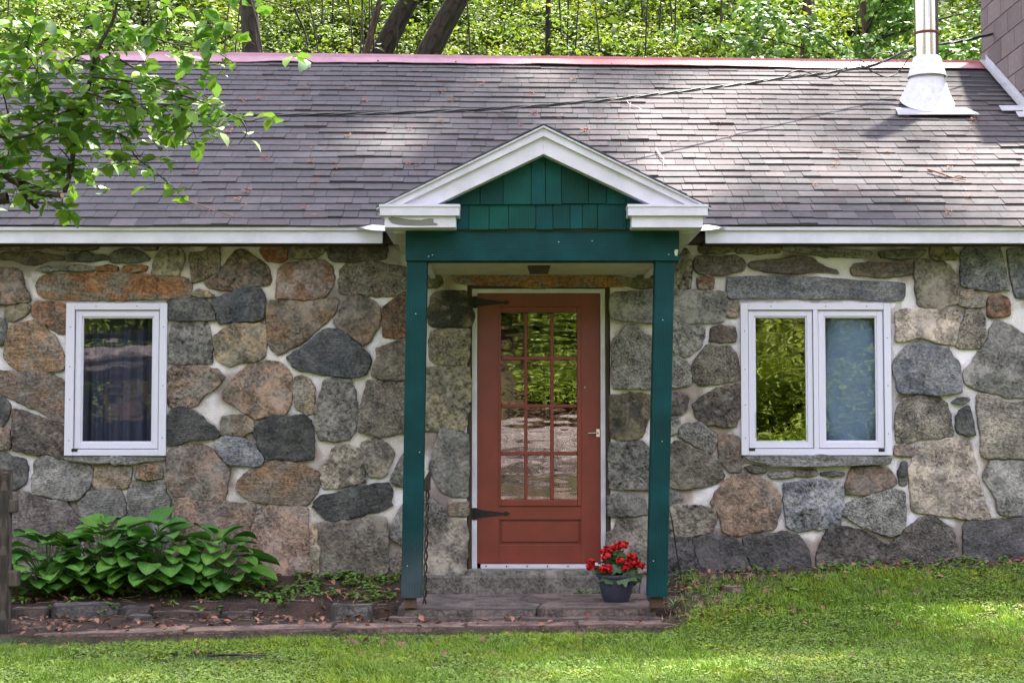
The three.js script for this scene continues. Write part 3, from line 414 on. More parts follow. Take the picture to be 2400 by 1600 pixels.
["sill/f",[1.702,0.983,1.769,0.993,2.078,0.99,2.411,0.987,2.77,0.983,2.761,0.942,2.694,0.925,2.494,0.919,2.244,0.917,2.077,0.913,1.894,0.915,1.827,0.938,1.727,0.959]],
["grey/s",[1.117,1.275,1.204,1.267,1.217,1.223,1.195,1.153,1.116,1.144]]
];
// ---------------------------------------------------------------- the stone cottage
const cottage = thing('stone_cottage', 'low fieldstone cottage with shingled roof and green gabled porch', 'house');
const OPEN = [[-3.262, 0.998, -2.536, 2.098], [1.683, 1.001, 2.768, 2.098], [-0.33, 0.1, 0.722, 2.25]];   // window, window, doorway
const TONES = {
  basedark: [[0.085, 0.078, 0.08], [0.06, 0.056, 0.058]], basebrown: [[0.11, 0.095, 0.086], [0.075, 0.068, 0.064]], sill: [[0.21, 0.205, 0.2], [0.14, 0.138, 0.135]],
  rust: [[0.290, 0.129, 0.052], [0.209, 0.170, 0.133]], brown: [[0.200, 0.139, 0.108], [0.156, 0.130, 0.115]], olive: [[0.136, 0.121, 0.070], [0.198, 0.170, 0.122]], redbrown: [[0.213, 0.114, 0.069], [0.137, 0.090, 0.066]],
  brownrust: [[0.196, 0.156, 0.124], [0.240, 0.152, 0.092]], dark: [[0.077, 0.078, 0.079], [0.124, 0.120, 0.115]], darkbrown: [[0.120, 0.093, 0.078], [0.083, 0.070, 0.063]], black: [[0.041, 0.041, 0.044], [0.067, 0.068, 0.067]],
  grey: [[0.217, 0.205, 0.191], [0.165, 0.160, 0.153]], tanolive: [[0.251, 0.221, 0.155], [0.208, 0.190, 0.152]], tanrust: [[0.247, 0.191, 0.143], [0.195, 0.179, 0.151]], slate: [[0.134, 0.132, 0.124], [0.176, 0.165, 0.153]],
  purple: [[0.120, 0.094, 0.094], [0.166, 0.140, 0.134]], pink: [[0.282, 0.214, 0.205], [0.212, 0.119, 0.084]], red: [[0.258, 0.098, 0.054], [0.169, 0.099, 0.075]], greybrown: [[0.198, 0.176, 0.148], [0.157, 0.130, 0.110]],
  tan: [[0.380, 0.280, 0.187], [0.230, 0.200, 0.152]], slateblue: [[0.061, 0.069, 0.082], [0.092, 0.094, 0.102]], pinkbrown: [[0.274, 0.184, 0.136], [0.220, 0.170, 0.143]], bluegrey: [[0.205, 0.205, 0.222], [0.132, 0.139, 0.164]],
  tangrey: [[0.282, 0.246, 0.205], [0.177, 0.155, 0.133]], rustblack: [[0.114, 0.094, 0.062], [0.029, 0.027, 0.025]], greydark: [[0.170, 0.165, 0.153], [0.227, 0.220, 0.211]], pale: [[0.396, 0.330, 0.276], [0.282, 0.240, 0.210]],
};
function fieldstone(flat, tone, kind, seed) {
  const r = rng(seed), raw = []; for (let i = 0; i < flat.length; i += 2) raw.push([flat[i], flat[i + 1]]);
  const cut = []; for (let i = 0; i < raw.length; i++) { const a = raw[i], b = raw[(i + 1) % raw.length]; cut.push([lerp(a[0], b[0], 0.06), lerp(a[1], b[1], 0.06)], [lerp(a[0], b[0], 0.94), lerp(a[1], b[1], 0.94)]); }
  let per = 0; const seg = cut.map((a, i) => { const b = cut[(i + 1) % cut.length], d = Math.hypot(a[0] - b[0], a[1] - b[1]); per += d; return d; });
  const n = Math.round(clamp(per / 0.02, 24, 84)), out = []; let k = 0, acc = 0;
  for (let i = 0; i < n; i++) { const t = i / n * per; while (acc + seg[k] < t) { acc += seg[k]; k++; } const f = (t - acc) / seg[k], a = cut[k], b = cut[(k + 1) % cut.length]; out.push([lerp(a[0], b[0], f), lerp(a[1], b[1], f)]); }
  let cx = 0, cy = 0; for (const p of out) { cx += p[0] / n; cy += p[1] / n; }
  for (const p of out) { const j = 0.013 + 0.012 * (fbm(p[0] * 30, p[1] * 30, seed, 2) - 0.5) * 2, d = Math.hypot(p[0] - cx, p[1] - cy); p[0] += (p[0] - cx) / d * j; p[1] += (p[1] - cy) / d * j; }
  const proud = 0.008 + 0.012 * r(), tx = (r() - 0.5) * 0.03, ty = (r() - 0.5) * 0.03, ct = Math.cos(r() * 0.5 - 0.25), an = r() * 0.5 - 0.25, sn = Math.sin(an), cn = Math.cos(an), uo = r() * 7, vo = r() * 7;
  const T = TONES[tone], lum = 0.84 + 0.36 * r(), pos = [], col = [], uv = [], idx = [];
  const push = (x, y, z) => {
    pos.push(x, y, z); uv.push(uo + x * cn - y * sn, vo + x * sn + y * cn);
    const q = sstep(0.42, 0.62, fbm(x * 9 + seed, y * 9, seed, 4)), e = lum * (0.86 + 0.28 * fbm(x * 22, y * 22, seed + 3, 3));
    const li = sstep(0.66, 0.72, fbm(x * 26 + seed, y * 26, seed + 31, 3)) * 0.5, dk = sstep(0.62, 0.72, fbm(x * 15, y * 15 + seed, seed + 33, 3)) * 0.25;
    for (let c = 0; c < 3; c++) col.push(lerp(lerp(T[0][c], T[1][c], q) * e * 1.5 * (1 - dk), [0.33, 0.31, 0.28][c], li * (T[0][0] > 0.1 ? 1 : 0.3)));
  };
  let R0 = 0; for (const p of out) R0 = Math.max(R0, Math.hypot(p[0] - cx, p[1] - cy));
  const planes = []; for (let k = 0; k < 4; k++) { const a = r() * 6.283, m = 0.05 + 0.16 * r(); planes.push([Math.cos(a) * m, Math.sin(a) * m, 0.006 + R0 * m * (0.1 + 0.5 * r())]); }
  const surf = (x, y) => { const wx = x + 0.02 * (fbm(x * 14, y * 14, seed + 21, 2) - 0.5), wy = y + 0.02 * (fbm(x * 14, y * 14, seed + 22, 2) - 0.5); let h = 0.012; for (const q of planes) h = Math.min(h, q[2] - q[0] * (wx - cx) - q[1] * (wy - cy)); h = Math.max(h, -0.004); return proud + 0.006 + tx * (x - cx) + ty * (y - cy) + h + 0.010 * (fbm(x * 13, y * 13, seed + 9, 4) - 0.5) * 2; };
  for (const p of out) push(p[0], p[1], -0.03);
  for (const p of out) push(p[0], p[1], surf(p[0], p[1]) - 0.007);
  for (const [ins, dz] of [[0.003, 0.002], [0.009, 0.0]]) for (const p of out) { const d = Math.hypot(p[0] - cx, p[1] - cy), f = Math.max(0.5, 1 - ins / d), x = cx + (p[0] - cx) * f, y = cy + (p[1] - cy) * f; push(x, y, surf(x, y) - dz); }
  const R = [0.86, 0.74, 0.62, 0.5, 0.38, 0.26, 0.13]; for (const f of R) for (const p of out) { const x = cx + (p[0] - cx) * f, y = cy + (p[1] - cy) * f; push(x, y, surf(x, y)); }
  push(cx, cy, surf(cx, cy));
  const L = 4 + R.length; for (let a = 0; a < L - 1; a++) for (let i = 0; i < n; i++) { const p = a * n + i, q = a * n + (i + 1) % n; idx.push(p, p + n, q, q, p + n, q + n); }
  for (let i = 0; i < n; i++) idx.push((L - 1) * n + i, L * n, (L - 1) * n + (i + 1) % n);
  const g = new THREE.BufferGeometry(); g.setAttribute('position', new THREE.Float32BufferAttribute(pos, 3)); g.setAttribute('uv', new THREE.Float32BufferAttribute(uv, 2)); g.setAttribute('color', new THREE.Float32BufferAttribute(col, 3)); g.setIndex(idx); g.computeVertexNormals();
  let area = 0; for (let i = 0; i < n; i++) { const a = out[i], b = out[(i + 1) % n]; area += a[0] * b[1] - a[1] * b[0]; }
  if (area < 0) { for (let i = 0; i < idx.length; i += 3) { const t = idx[i]; idx[i] = idx[i + 1]; idx[i + 1] = t; } g.setIndex(idx); g.computeVertexNormals(); }
  return g;
}
const X0 = -5.4, X1 = 6.6, ZB = -6.64;
{
  // mortar face with the openings left out
  const lines = (a, b, s, ex) => { const l = []; for (let v = a; v < b; v += s) if (!ex.some(e => Math.abs(e - v) < s * 0.5)) l.push(v); l.push(b, ...ex); return l.sort((p, q) => p - q); };
  const xs = [...lines(X0, -3.95, 0.06, []), ...lines(-3.935, 3.985, 0.0165, OPEN.flatMap(o => [o[0], o[2]])), ...lines(4.0, X1, 0.06, [])], ys = lines(-0.35, 2.66, 0.0165, OPEN.flatMap(o => [o[1], o[3]]));
  const pos = [], uv = [], idx = [], col = [], nx = xs.length;
  const polys = STONES.map(([, p]) => { let x0 = 9, x1 = -9, y0 = 9, y1 = -9; for (let i = 0; i < p.length; i += 2) { x0 = Math.min(x0, p[i]); x1 = Math.max(x1, p[i]); y0 = Math.min(y0, p[i + 1]); y1 = Math.max(y1, p[i + 1]); } return { p, x0, x1, y0, y1 }; });
  const gap = (x, y) => { let d = 0.06; for (const q of polys) { if (x < q.x0 - d || x > q.x1 + d || y < q.y0 - d || y > q.y1 + d) continue; const p = q.p; for (let i = 0; i < p.length; i += 2) { const k = (i + 2) % p.length, ax = p[i], ay = p[i + 1], bx = p[k] - ax, by = p[k + 1] - ay, t = clamp(((x - ax) * bx + (y - ay) * by) / (bx * bx + by * by)); d = Math.min(d, Math.hypot(x - ax - bx * t, y - ay - by * t)); } } return d; };
  for (const y of ys) for (const x of xs) {
    const d = Math.abs(x) < 4 ? gap(x, y) : 0.05, n = fbm(x * 9, y * 9, 401, 4) - 0.5, e = fbm(x * 2.1 + 20, y * 2.1, 403, 2);
    pos.push(x, y, -0.011 + 0.016 * n - 0.007 * sstep(0.016, 0.004, d) + 0.01 * sstep(0.012, 0.03, d) * (e - 0.3)); uv.push(x, y);
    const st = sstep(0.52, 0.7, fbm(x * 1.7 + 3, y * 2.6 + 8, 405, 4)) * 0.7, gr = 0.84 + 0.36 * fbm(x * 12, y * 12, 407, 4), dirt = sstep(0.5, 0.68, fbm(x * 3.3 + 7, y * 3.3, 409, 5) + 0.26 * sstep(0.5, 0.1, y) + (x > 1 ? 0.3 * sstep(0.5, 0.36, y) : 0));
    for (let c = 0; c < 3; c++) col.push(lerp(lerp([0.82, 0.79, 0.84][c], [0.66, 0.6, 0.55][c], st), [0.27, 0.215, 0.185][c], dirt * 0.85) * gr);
  }
  for (let j = 0; j < ys.length - 1; j++) for (let i = 0; i < nx - 1; i++) {
    const mx = (xs[i] + xs[i + 1]) / 2, my = (ys[j] + ys[j + 1]) / 2;
    if (OPEN.some(o => mx > o[0] && mx < o[2] && my > o[1] && my < o[3])) continue;
    const a = j * nx + i, b = a + nx; idx.push(a, a + 1, b, b, a + 1, b + 1);
  }
  const g = new THREE.BufferGeometry(); g.setAttribute('position', new THREE.Float32BufferAttribute(pos, 3)); g.setAttribute('uv', new THREE.Float32BufferAttribute(uv, 2)); g.setAttribute('color', new THREE.Float32BufferAttribute(col, 3)); g.setIndex(idx); g.computeVertexNormals();
  const body = [plain(g)];
  for (const [a, b, c, d] of OPEN) body.push(box(a - 0.1, b - 0.1, -0.4, a, d + 0.1, -0.012, 0), box(c, b - 0.1, -0.4, c + 0.1, d + 0.1, -0.012, 0), box(a, d, -0.4, c, d + 0.1, -0.012, 0), box(a, b - 0.1, -0.4, c, b, -0.012, 0));
  body.push(box(X0 + 0.004, -0.35, ZB, X0 + 0.4, 2.6, -0.06, 0), box(X1 - 0.4, -0.35, ZB, X1 - 0.004, 2.6, -0.06, 0), box(X0 + 0.4, -0.35, ZB, X1 - 0.4, 2.6, ZB + 0.35, 0), box(X0 + 0.4, -0.35, ZB + 0.35, X1 - 0.4, -0.3, -0.06, 0));
  for (const gx of [X0 + 0.01, X1 - 0.35]) body.push((() => { const q = slab([[-ZB - 0.02, 2.6], [0.02, 2.6], [3.14, 4.42]], 0, 0.34, 0); q.rotateY(Math.PI / 2); q.translate(gx, 0, 0); return q; })());
  for (let i = 1; i < body.length; i++) paint(body[i], C(0.6, 0.57, 0.56));
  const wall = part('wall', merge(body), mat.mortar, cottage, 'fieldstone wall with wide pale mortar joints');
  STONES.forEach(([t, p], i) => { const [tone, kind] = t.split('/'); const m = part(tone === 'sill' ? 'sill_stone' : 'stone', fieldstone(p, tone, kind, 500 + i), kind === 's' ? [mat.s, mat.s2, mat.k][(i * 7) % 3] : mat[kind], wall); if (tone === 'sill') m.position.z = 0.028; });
  // beyond the edges of the picture: courses of like stones
  const r = rng(77), names = Object.keys(TONES);
  for (const [a, b] of [[X0 + 0.06, -3.84], [3.9, X1 - 0.06]]) for (let y = 0.05, row = 0; y < 2.45; row++) {
    const h = 0.2 + 0.16 * r(); for (let x = a; x < b - 0.12;) { const w = Math.min(b - x, 0.2 + 0.3 * r()), q = []; for (let k = 0; k < 8; k++) { const an = k / 8 * 6.283, s = 0.46 - 0.05 * r(), e = v => Math.sign(v) * Math.pow(Math.abs(v), 0.6); q.push(x + w / 2 + e(Math.cos(an)) * (w * s), y + h / 2 + e(Math.sin(an)) * (h * s)); } part('stone', fieldstone(q, names[Math.floor(r() * names.length)], 'sfk'[Math.floor(r() * 3)], 900 + Math.floor(r() * 999)), mat.s, wall); x += w + 0.01; }
    y += h + 0.012;
  }
}
// ---- roof
const EAVE_Z = 0.33, EAVE_Y = 2.635, TAN = 0.5725, COS = 1 / Math.hypot(1, TAN), SIN = TAN * COS, SLOPE = 3.98;
const roofP = (x, s, up = 0) => { const w = 0.006 * (fbm(x * 0.7 + 9, s * 0.8, 431, 2) - 0.5) * 2; return V(x, EAVE_Y + s * SIN + (up + w) * COS - 0.0027 * x * s / SLOPE * 4, EAVE_Z - s * COS + (up + w) * SIN); };
{
  const roof = holder('roof', cottage, 'grey asphalt shingle roof with a faded red metal ridge');
  const RX0 = X0 - 0.25, RX1 = X1 + 0.25, RZ = roofP(0, SLOPE).z;
  const deckPts = [[EAVE_Z - 0.06, EAVE_Y + 0.012], [RZ, roofP(0, SLOPE).y - 0.03], [2 * RZ - EAVE_Z, EAVE_Y - 0.012], [2 * RZ - EAVE_Z, EAVE_Y - 0.06], [RZ, roofP(0, SLOPE).y - 0.12], [EAVE_Z - 0.06, EAVE_Y - 0.03]];
  const dg = slab(deckPts.map(p => [-p[0], p[1]]), RX0, RX1, 0); dg.rotateY(Math.PI / 2); part('deck', dg, mat.deck, roof);
  const r = rng(441), e = 0.1385, rows = 29, near = [], rest = [];
  for (let k = 0; k < rows; k++) {
    let x = RX0 - r() * 0.2; const wob = k;
    while (x < RX1) {
      const w = 0.08 + 0.17 * r() * (0.6 + r()), a = x + 0.0015, b = Math.min(RX1, x + w) - 0.0015; x += w;
      if (b - a < 0.02) continue;
      const dz = xx => 0.013 * (fbm(xx * 1.6, wob * 3.1, 451, 3) - 0.5) * 2, s0 = k * e, thick = r() < 0.42 ? 0.010 : 0.0055, lift = 0.004 * Math.max(0, fbm(a * 2.2, k * 1.7, 453, 2) - 0.52) * 8;
      const s1 = Math.min(SLOPE, s0 + e + 0.03), P = (xx, s, u) => roofP(xx, s, u).toArray();
      const bq = [P(a, s0 + dz(a), 0.002), P(b, s0 + dz(b), 0.002), P(b, s1, -0.004), P(a, s1, -0.004)], tq = [P(a, s0 + dz(a) - 0.002, thick + lift + 0.004), P(b, s0 + dz(b) - 0.002, thick + lift + 0.004), P(b, s1, 0.001), P(a, s1, 0.001)];
      const t = 0.75 + 0.4 * r() * r() + 0.2 * r(), warm = r(); const c = C(0.106 * t * (1 + 0.14 * warm), 0.102 * t, 0.109 * t);
      const g = paint(hexa(bq, tq), c); const inView = a < 3.95 && b > -3.9;
      if (inView && near.length < 300 && k < 9) near.push(g); else rest.push(g);
    }
  }
  near.forEach(g => part('shingle', g, mat.shingle, roof));
  part('shingles', merge(rest), mat.shingle, roof).userData.kind = 'stuff';
  // ridge capping, two lengths of bent metal
  const cap = (xa, xb, m, lift) => {
    const n = Math.max(6, Math.round((xb - xa) / 0.07)), prof = [], pos = [], idx = [];
    for (let i = 0; i <= n; i++) {
      const x = lerp(xa, xb, i / n), wav = 0.007 * Math.max(0, fbm(x * 1.4, 3, 461, 3) - 0.42) * 6;
      const top = roofP(x, SLOPE, 0.05 + lift), P = [[SLOPE - 0.165, 0.016 + lift + wav], [SLOPE - 0.163, 0.021 + lift + wav], [SLOPE - 0.1, 0.03 + lift + wav * 0.5], [SLOPE - 0.03, 0.04 + lift]].map(q => roofP(x, ...q));
      const ridgeZ = top.z; const row = [...P, V(x, top.y + 0.004, ridgeZ + 0.012), V(x, top.y + 0.004, ridgeZ - 0.012), ...P.slice().reverse().map(p => V(p.x, p.y, 2 * ridgeZ - p.z))];
      for (const p of row) pos.push(p.x, p.y, p.z); if (!i) prof.push(row.length);
    }
    const m2 = prof[0]; for (let i = 0; i < n; i++) for (let j = 0; j < m2 - 1; j++) { const a = i * m2 + j, b = a + m2; idx.push(a, b, a + 1, b, b + 1, a + 1); }
    const g = new THREE.BufferGeometry(); g.setAttribute('position', new THREE.Float32BufferAttribute(pos, 3)); g.setIndex(idx); const q = g.toNonIndexed(); q.computeVertexNormals(); part('ridge_cap', metricUV(q), m, roof);
  };
  cap(RX0, 0.22, mat.ridgePink, 0); cap(0.18, 4.43, mat.ridgeRed, 0.004); cap(5.1, RX1, mat.ridgeRed, 0.004);
  for (let i = 0; i < 11; i++) { const x = -3.4 + i * 0.72, p = roofP(x, SLOPE - 0.145, 0.034); const g = new THREE.CylinderGeometry(0.008, 0.008, 0.01, 8); g.rotateX(Math.PI / 2 - 0.5); g.translate(p.x, p.y, p.z); part('ridge_screw', metricUV(g), mat.iron, roof); }
  // eave boards
  for (const [a, b] of [[RX0, -0.93], [1.39, RX1]]) {
    part('fascia', box(a, 2.515, 0.27, b, 2.612, 0.298, 0.003), mat.white, roof);
    part('drip_edge', box(a, 2.606, 0.28, b, 2.633, 0.316, 0.003), mat.white, roof);
    part('soffit', box(a, 2.52, 0.03, b, 2.535, 0.27, 0), mat.jamb, roof);
  }
  part('sill_plate', box(RX0, 2.535, -0.1, RX1, 2.6, 0.2, 0), mat.jamb, roof);
}
// ---- windows
function sash(w, x0, y0, x1, y1, g) {
  const b = 0.002;
  part('sash', merge([box(x0, y0, -0.02, g[0], y1, 0.016, b), box(g[2], y0, -0.02, x1, y1, 0.016, b), box(g[0], g[3], -0.02, g[2], y1, 0.0155, b), box(g[0], y0, -0.02, g[2], g[1], 0.0155, b),
    box(g[0] - 0.001, g[1] - 0.001, -0.015, g[0] + 0.012, g[3] + 0.001, 0.006, b), box(g[2] - 0.012, g[1] - 0.001, -0.015, g[2] + 0.001, g[3] + 0.001, 0.006, b), box(g[0] + 0.012, g[3] - 0.012, -0.015, g[2] - 0.012, g[3] + 0.001, 0.006, b), box(g[0] + 0.012, g[1] - 0.001, -0.015, g[2] - 0.012, g[1] + 0.012, 0.006, b)]), mat.vinyl, w);
}
function pane(w, x0, y0, x1, y1, z, tx, ty, wav, name = 'pane', gm = glass) {
  const g = new THREE.PlaneGeometry(x1 - x0, y1 - y0, 24, 40), p = g.attributes.position;
  for (let i = 0; i < p.count; i++) { const x = p.getX(i), y = p.getY(i); p.setZ(i, tx * x + ty * y + wav * (fbm(x * 7 + x0 * 5, y * 30 + x0, 471, 2) - 0.5)); }
  g.computeVertexNormals(); g.translate((x0 + x1) / 2, (y0 + y1) / 2, z); return part(name, g, gm, w);
}
function winFrame(w, x0, y0, x1, y1, ix0, iy0, ix1, iy1) {
  part('frame', merge([box(x0, y0, -0.06, ix0, y1, 0.032, 0.004), box(ix1, y0, -0.06, x1, y1, 0.032, 0.004), box(ix0, iy1, -0.06, ix1, y1, 0.0315, 0.004), box(ix0, y0, -0.06, ix1, iy0, 0.0315, 0.004)]), mat.vinyl, w);
}
const screw = (w, x, y, z, r = 0.004) => { const g = new THREE.CylinderGeometry(r, r, 0.004, 8); g.rotateX(Math.PI / 2); g.translate(x, y, z); part('screw', g, mat.iron, w); };
{
  const w = holder('window', cottage, 'single casement window with dark glass');
  winFrame(w, -3.27, 0.99, -2.528, 2.106, -3.206, 1.036, -2.583, 2.056);
  sash(w, -3.2, 1.042, -2.589, 2.05, [-3.157, 1.083, -2.629, 2.008]);
  pane(w, -3.16, 1.08, -2.626, 2.011, -0.004, 0.004, -0.004, 0.0003, 'pane', clearGlass);
  for (const [x, y] of [[-3.235, 1.93], [-3.235, 1.64], [-3.235, 1.4], [-3.235, 1.1], [-2.553, 1.93], [-2.553, 1.5], [-2.553, 1.12], [-3.05, 2.083], [-2.75, 2.083]]) screw(w, x, y, 0.032);
  const r = rng(5), cur = []; for (let i = 0; i <= 40; i++) cur.push(i);
  const g = new THREE.PlaneGeometry(0.66, 1.05, 60, 4), p = g.attributes.position; for (let i = 0; i < p.count; i++) p.setZ(i, 0.02 * Math.sin(p.getX(i) * 55) + 0.01 * Math.sin(p.getX(i) * 131)); g.computeVertexNormals(); g.translate(-2.895, 1.55, -0.16);
  part('curtain', g, M({ color: C(0.05, 0.06, 0.1), side: THREE.DoubleSide }), w);
  part('latch', merge([box(-3.215, 1.02, 0.016, -3.17, 1.042, 0.036, 0.003)]), mat.iron, w);
}
{
  const w = holder('window', cottage, 'double casement window, one pane clouded blue');
  winFrame(w, 1.675, 0.993, 2.776, 2.106, 1.73, 1.04, 2.725, 2.056);
  part('mullion', box(2.207, 1.04, -0.05, 2.242, 2.056, 0.0305, 0.003), mat.vinyl, w);
  sash(w, 1.735, 1.046, 2.203, 2.05, [1.776, 1.089, 2.165, 2.011]); sash(w, 2.246, 1.046, 2.72, 2.05, [2.288, 1.089, 2.676, 2.011]);
  pane(w, 1.773, 1.086, 2.168, 2.014, -0.004, -0.008, -0.035, 0.0005); pane(w, 2.285, 1.086, 2.679, 2.014, -0.004, 0.01, -0.01, 0.0004, 'pane', clearGlass);
  for (const [x, y] of [[1.705, 1.9], [1.705, 1.62], [1.705, 1.36], [1.705, 1.12], [2.75, 1.85], [2.75, 1.5], [2.75, 1.15], [1.9, 2.082], [2.3, 2.082], [2.6, 2.082]]) screw(w, x, y, 0.032);
  // clouded film inside the failed double glazing
  const n = 256, d = new Uint8Array(n * n * 4);
  for (let j = 0; j < n; j++) for (let i = 0; i < n; i++) { const u = i / n * 2 - 1, v = j / n * 2 - 1, e = Math.pow(Math.abs(u / 1.02), 3.2) + Math.pow(Math.abs((v + 0.06) / 1.1), 3.2) + 0.5 * (fbm(u * 3 + 9, v * 3 + 9, 481, 4) - 0.5); const sc = fbm(u * 3 + v * 2 + 9, v * 40 + 20, 483, 3); const a = sstep(1.5, 0.15, e) * (0.88 + 0.2 * (fbm(u * 4 + 9, v * 6 + 9, 487, 4) - 0.5)) + (sc > 0.68 ? 0.12 : 0); d.fill(255 * clamp(a), (j * n + i) * 4, (j * n + i) * 4 + 3); d[(j * n + i) * 4 + 3] = 255; }
  const t = new THREE.DataTexture(d, n, n); t.magFilter = THREE.LinearFilter; t.needsUpdate = true;
  const g = new THREE.PlaneGeometry(0.388, 0.922); g.translate(2.482, 1.55, -0.014);
  part('clouded_film', g, M({ color: C(0.17, 0.25, 0.34), alphaMap: t, transparent: true, roughness: 0.9, side: THREE.DoubleSide }), w);
  part('latch', box(1.73, 1.025, 0.016, 1.775, 1.043, 0.036, 0.003), mat.iron, w); part('latch', box(2.675, 1.02, 0.016, 2.72, 1.04, 0.036, 0.003), mat.iron, w);
}
// ---- door
{
  const d = holder('door', cottage, 'brick red door with twelve glass panes');
  part('jamb', merge([box(-0.322, 0.13, -0.2, -0.297, 2.24, -0.022, 0.002), box(0.689, 0.13, -0.2, 0.716, 2.24, -0.022, 0.002), box(-0.297, 2.219, -0.2, 0.689, 2.244, -0.022, 0.002)]), mat.jamb, d);
  part('frame', merge([box(-0.295, 0.166, -0.12, -0.256, 2.217, -0.03, 0.003), box(0.651, 0.166, -0.12, 0.687, 2.217, -0.03, 0.003), box(-0.256, 2.184, -0.12, 0.651, 2.217, -0.031, 0.003)]), mat.white, d);
  const cols = [[-0.08, 0.089], [0.114, 0.281], [0.308, 0.479]], rowsY = [[1.719, 2.042], [1.367, 1.691], [1.02, 1.34], [0.67, 0.992]], Z = -0.06, G0 = [-0.095, 0.64, 0.507, 2.065];
  part('stile', box(-0.254, 0.2, -0.105, -0.095, 2.182, Z, 0.002), mat.door, d); part('stile', box(0.507, 0.2, -0.105, 0.649, 2.182, Z, 0.002), mat.door, d);
  part('rail', box(-0.095, 2.065, -0.105, 0.507, 2.182, Z - 0.0005, 0.002), mat.door, d); part('rail', box(-0.095, 0.522, -0.105, 0.507, 0.64, Z - 0.0005, 0.002), mat.door, d); part('rail', box(-0.095, 0.2, -0.105, 0.507, 0.336, Z - 0.0005, 0.002), mat.door, d);
  part('panel', merge([box(-0.095, 0.336, -0.1, 0.507, 0.522, -0.078, 0), box(-0.075, 0.356, -0.079, 0.487, 0.502, -0.068, 0.006)]), mat.door, d);
  part('glazing_bead', merge([box(-0.097, 0.62, -0.08, -0.08, 2.085, Z + 0.012, 0.005), box(0.479, 0.62, -0.08, 0.509, 2.085, Z + 0.012, 0.005), box(-0.08, 2.042, -0.08, 0.479, 2.085, Z + 0.0115, 0.005), box(-0.08, 0.62, -0.08, 0.479, 0.67, Z + 0.0115, 0.005)]), mat.door, d);
  for (let i = 0; i < 2; i++) part('muntin', box(cols[i][1], 0.67, -0.095, cols[i + 1][0], 2.042, -0.055, 0.006), mat.door, d);
  for (let i = 0; i < 3; i++) part('muntin', box(-0.08, rowsY[i + 1][1], -0.095, 0.479, rowsY[i][0], -0.056, 0.006), mat.door, d);
  const r = rng(99); for (const c of cols) for (const q of rowsY) pane(d, c[0], q[0], c[1], q[1], -0.078, (r() - 0.5) * 0.01, -0.004 + (r() - 0.5) * 0.008, 0.0003);
  part('door_sweep', box(-0.23, 0.166, -0.1, 0.649, 0.197, -0.052, 0.002), mat.white, d); for (let i = 0; i < 6; i++) screw(d, -0.19 + i * 0.15, 0.183, -0.05, 0.006);
  for (const y of [2.117, 0.566]) {
    const h = []; h.push(box(-0.3, y - 0.042, -0.03, -0.272, y + 0.042, -0.022, 0.001), box(-0.27, y - 0.042, -0.03, -0.25, y + 0.042, -0.022, 0.001)); const kn = new THREE.CylinderGeometry(0.008, 0.008, 0.088, 10); kn.translate(-0.272, y, -0.022); h.push(metricUV(kn));
    h.push(slab([[-0.25, y - 0.03], [-0.06, y - 0.007], [-0.06, y - 0.011], [-0.05, y - 0.018], [-0.035, y - 0.014], [-0.012, y], [-0.035, y + 0.014], [-0.05, y + 0.018], [-0.06, y + 0.011], [-0.06, y + 0.007], [-0.25, y + 0.03]], -0.058, -0.052, 0.001));
    part('strap_hinge', merge(h), mat.iron, d);
  }
  const hk = new THREE.CylinderGeometry(0.011, 0.011, 0.02, 12); hk.rotateX(Math.PI / 2); hk.translate(0.632, 1.154, -0.052);
  const lev = tube([V(0.632, 1.154, -0.04), V(0.625, 1.155, -0.025), V(0.6, 1.156, -0.022), V(0.557, 1.153, -0.024)], [0.007, 0.006, 0.005]);
  part('handle', merge([metricUV(hk), lev, box(0.618, 1.125, -0.06, 0.648, 1.185, -0.054, 0.003)]), mat.steel, d);
  const rs = new THREE.SphereGeometry(0.006, 8, 6); rs.translate(0.537, 1.49, -0.058); part('screw', rs, mat.white, d);
}
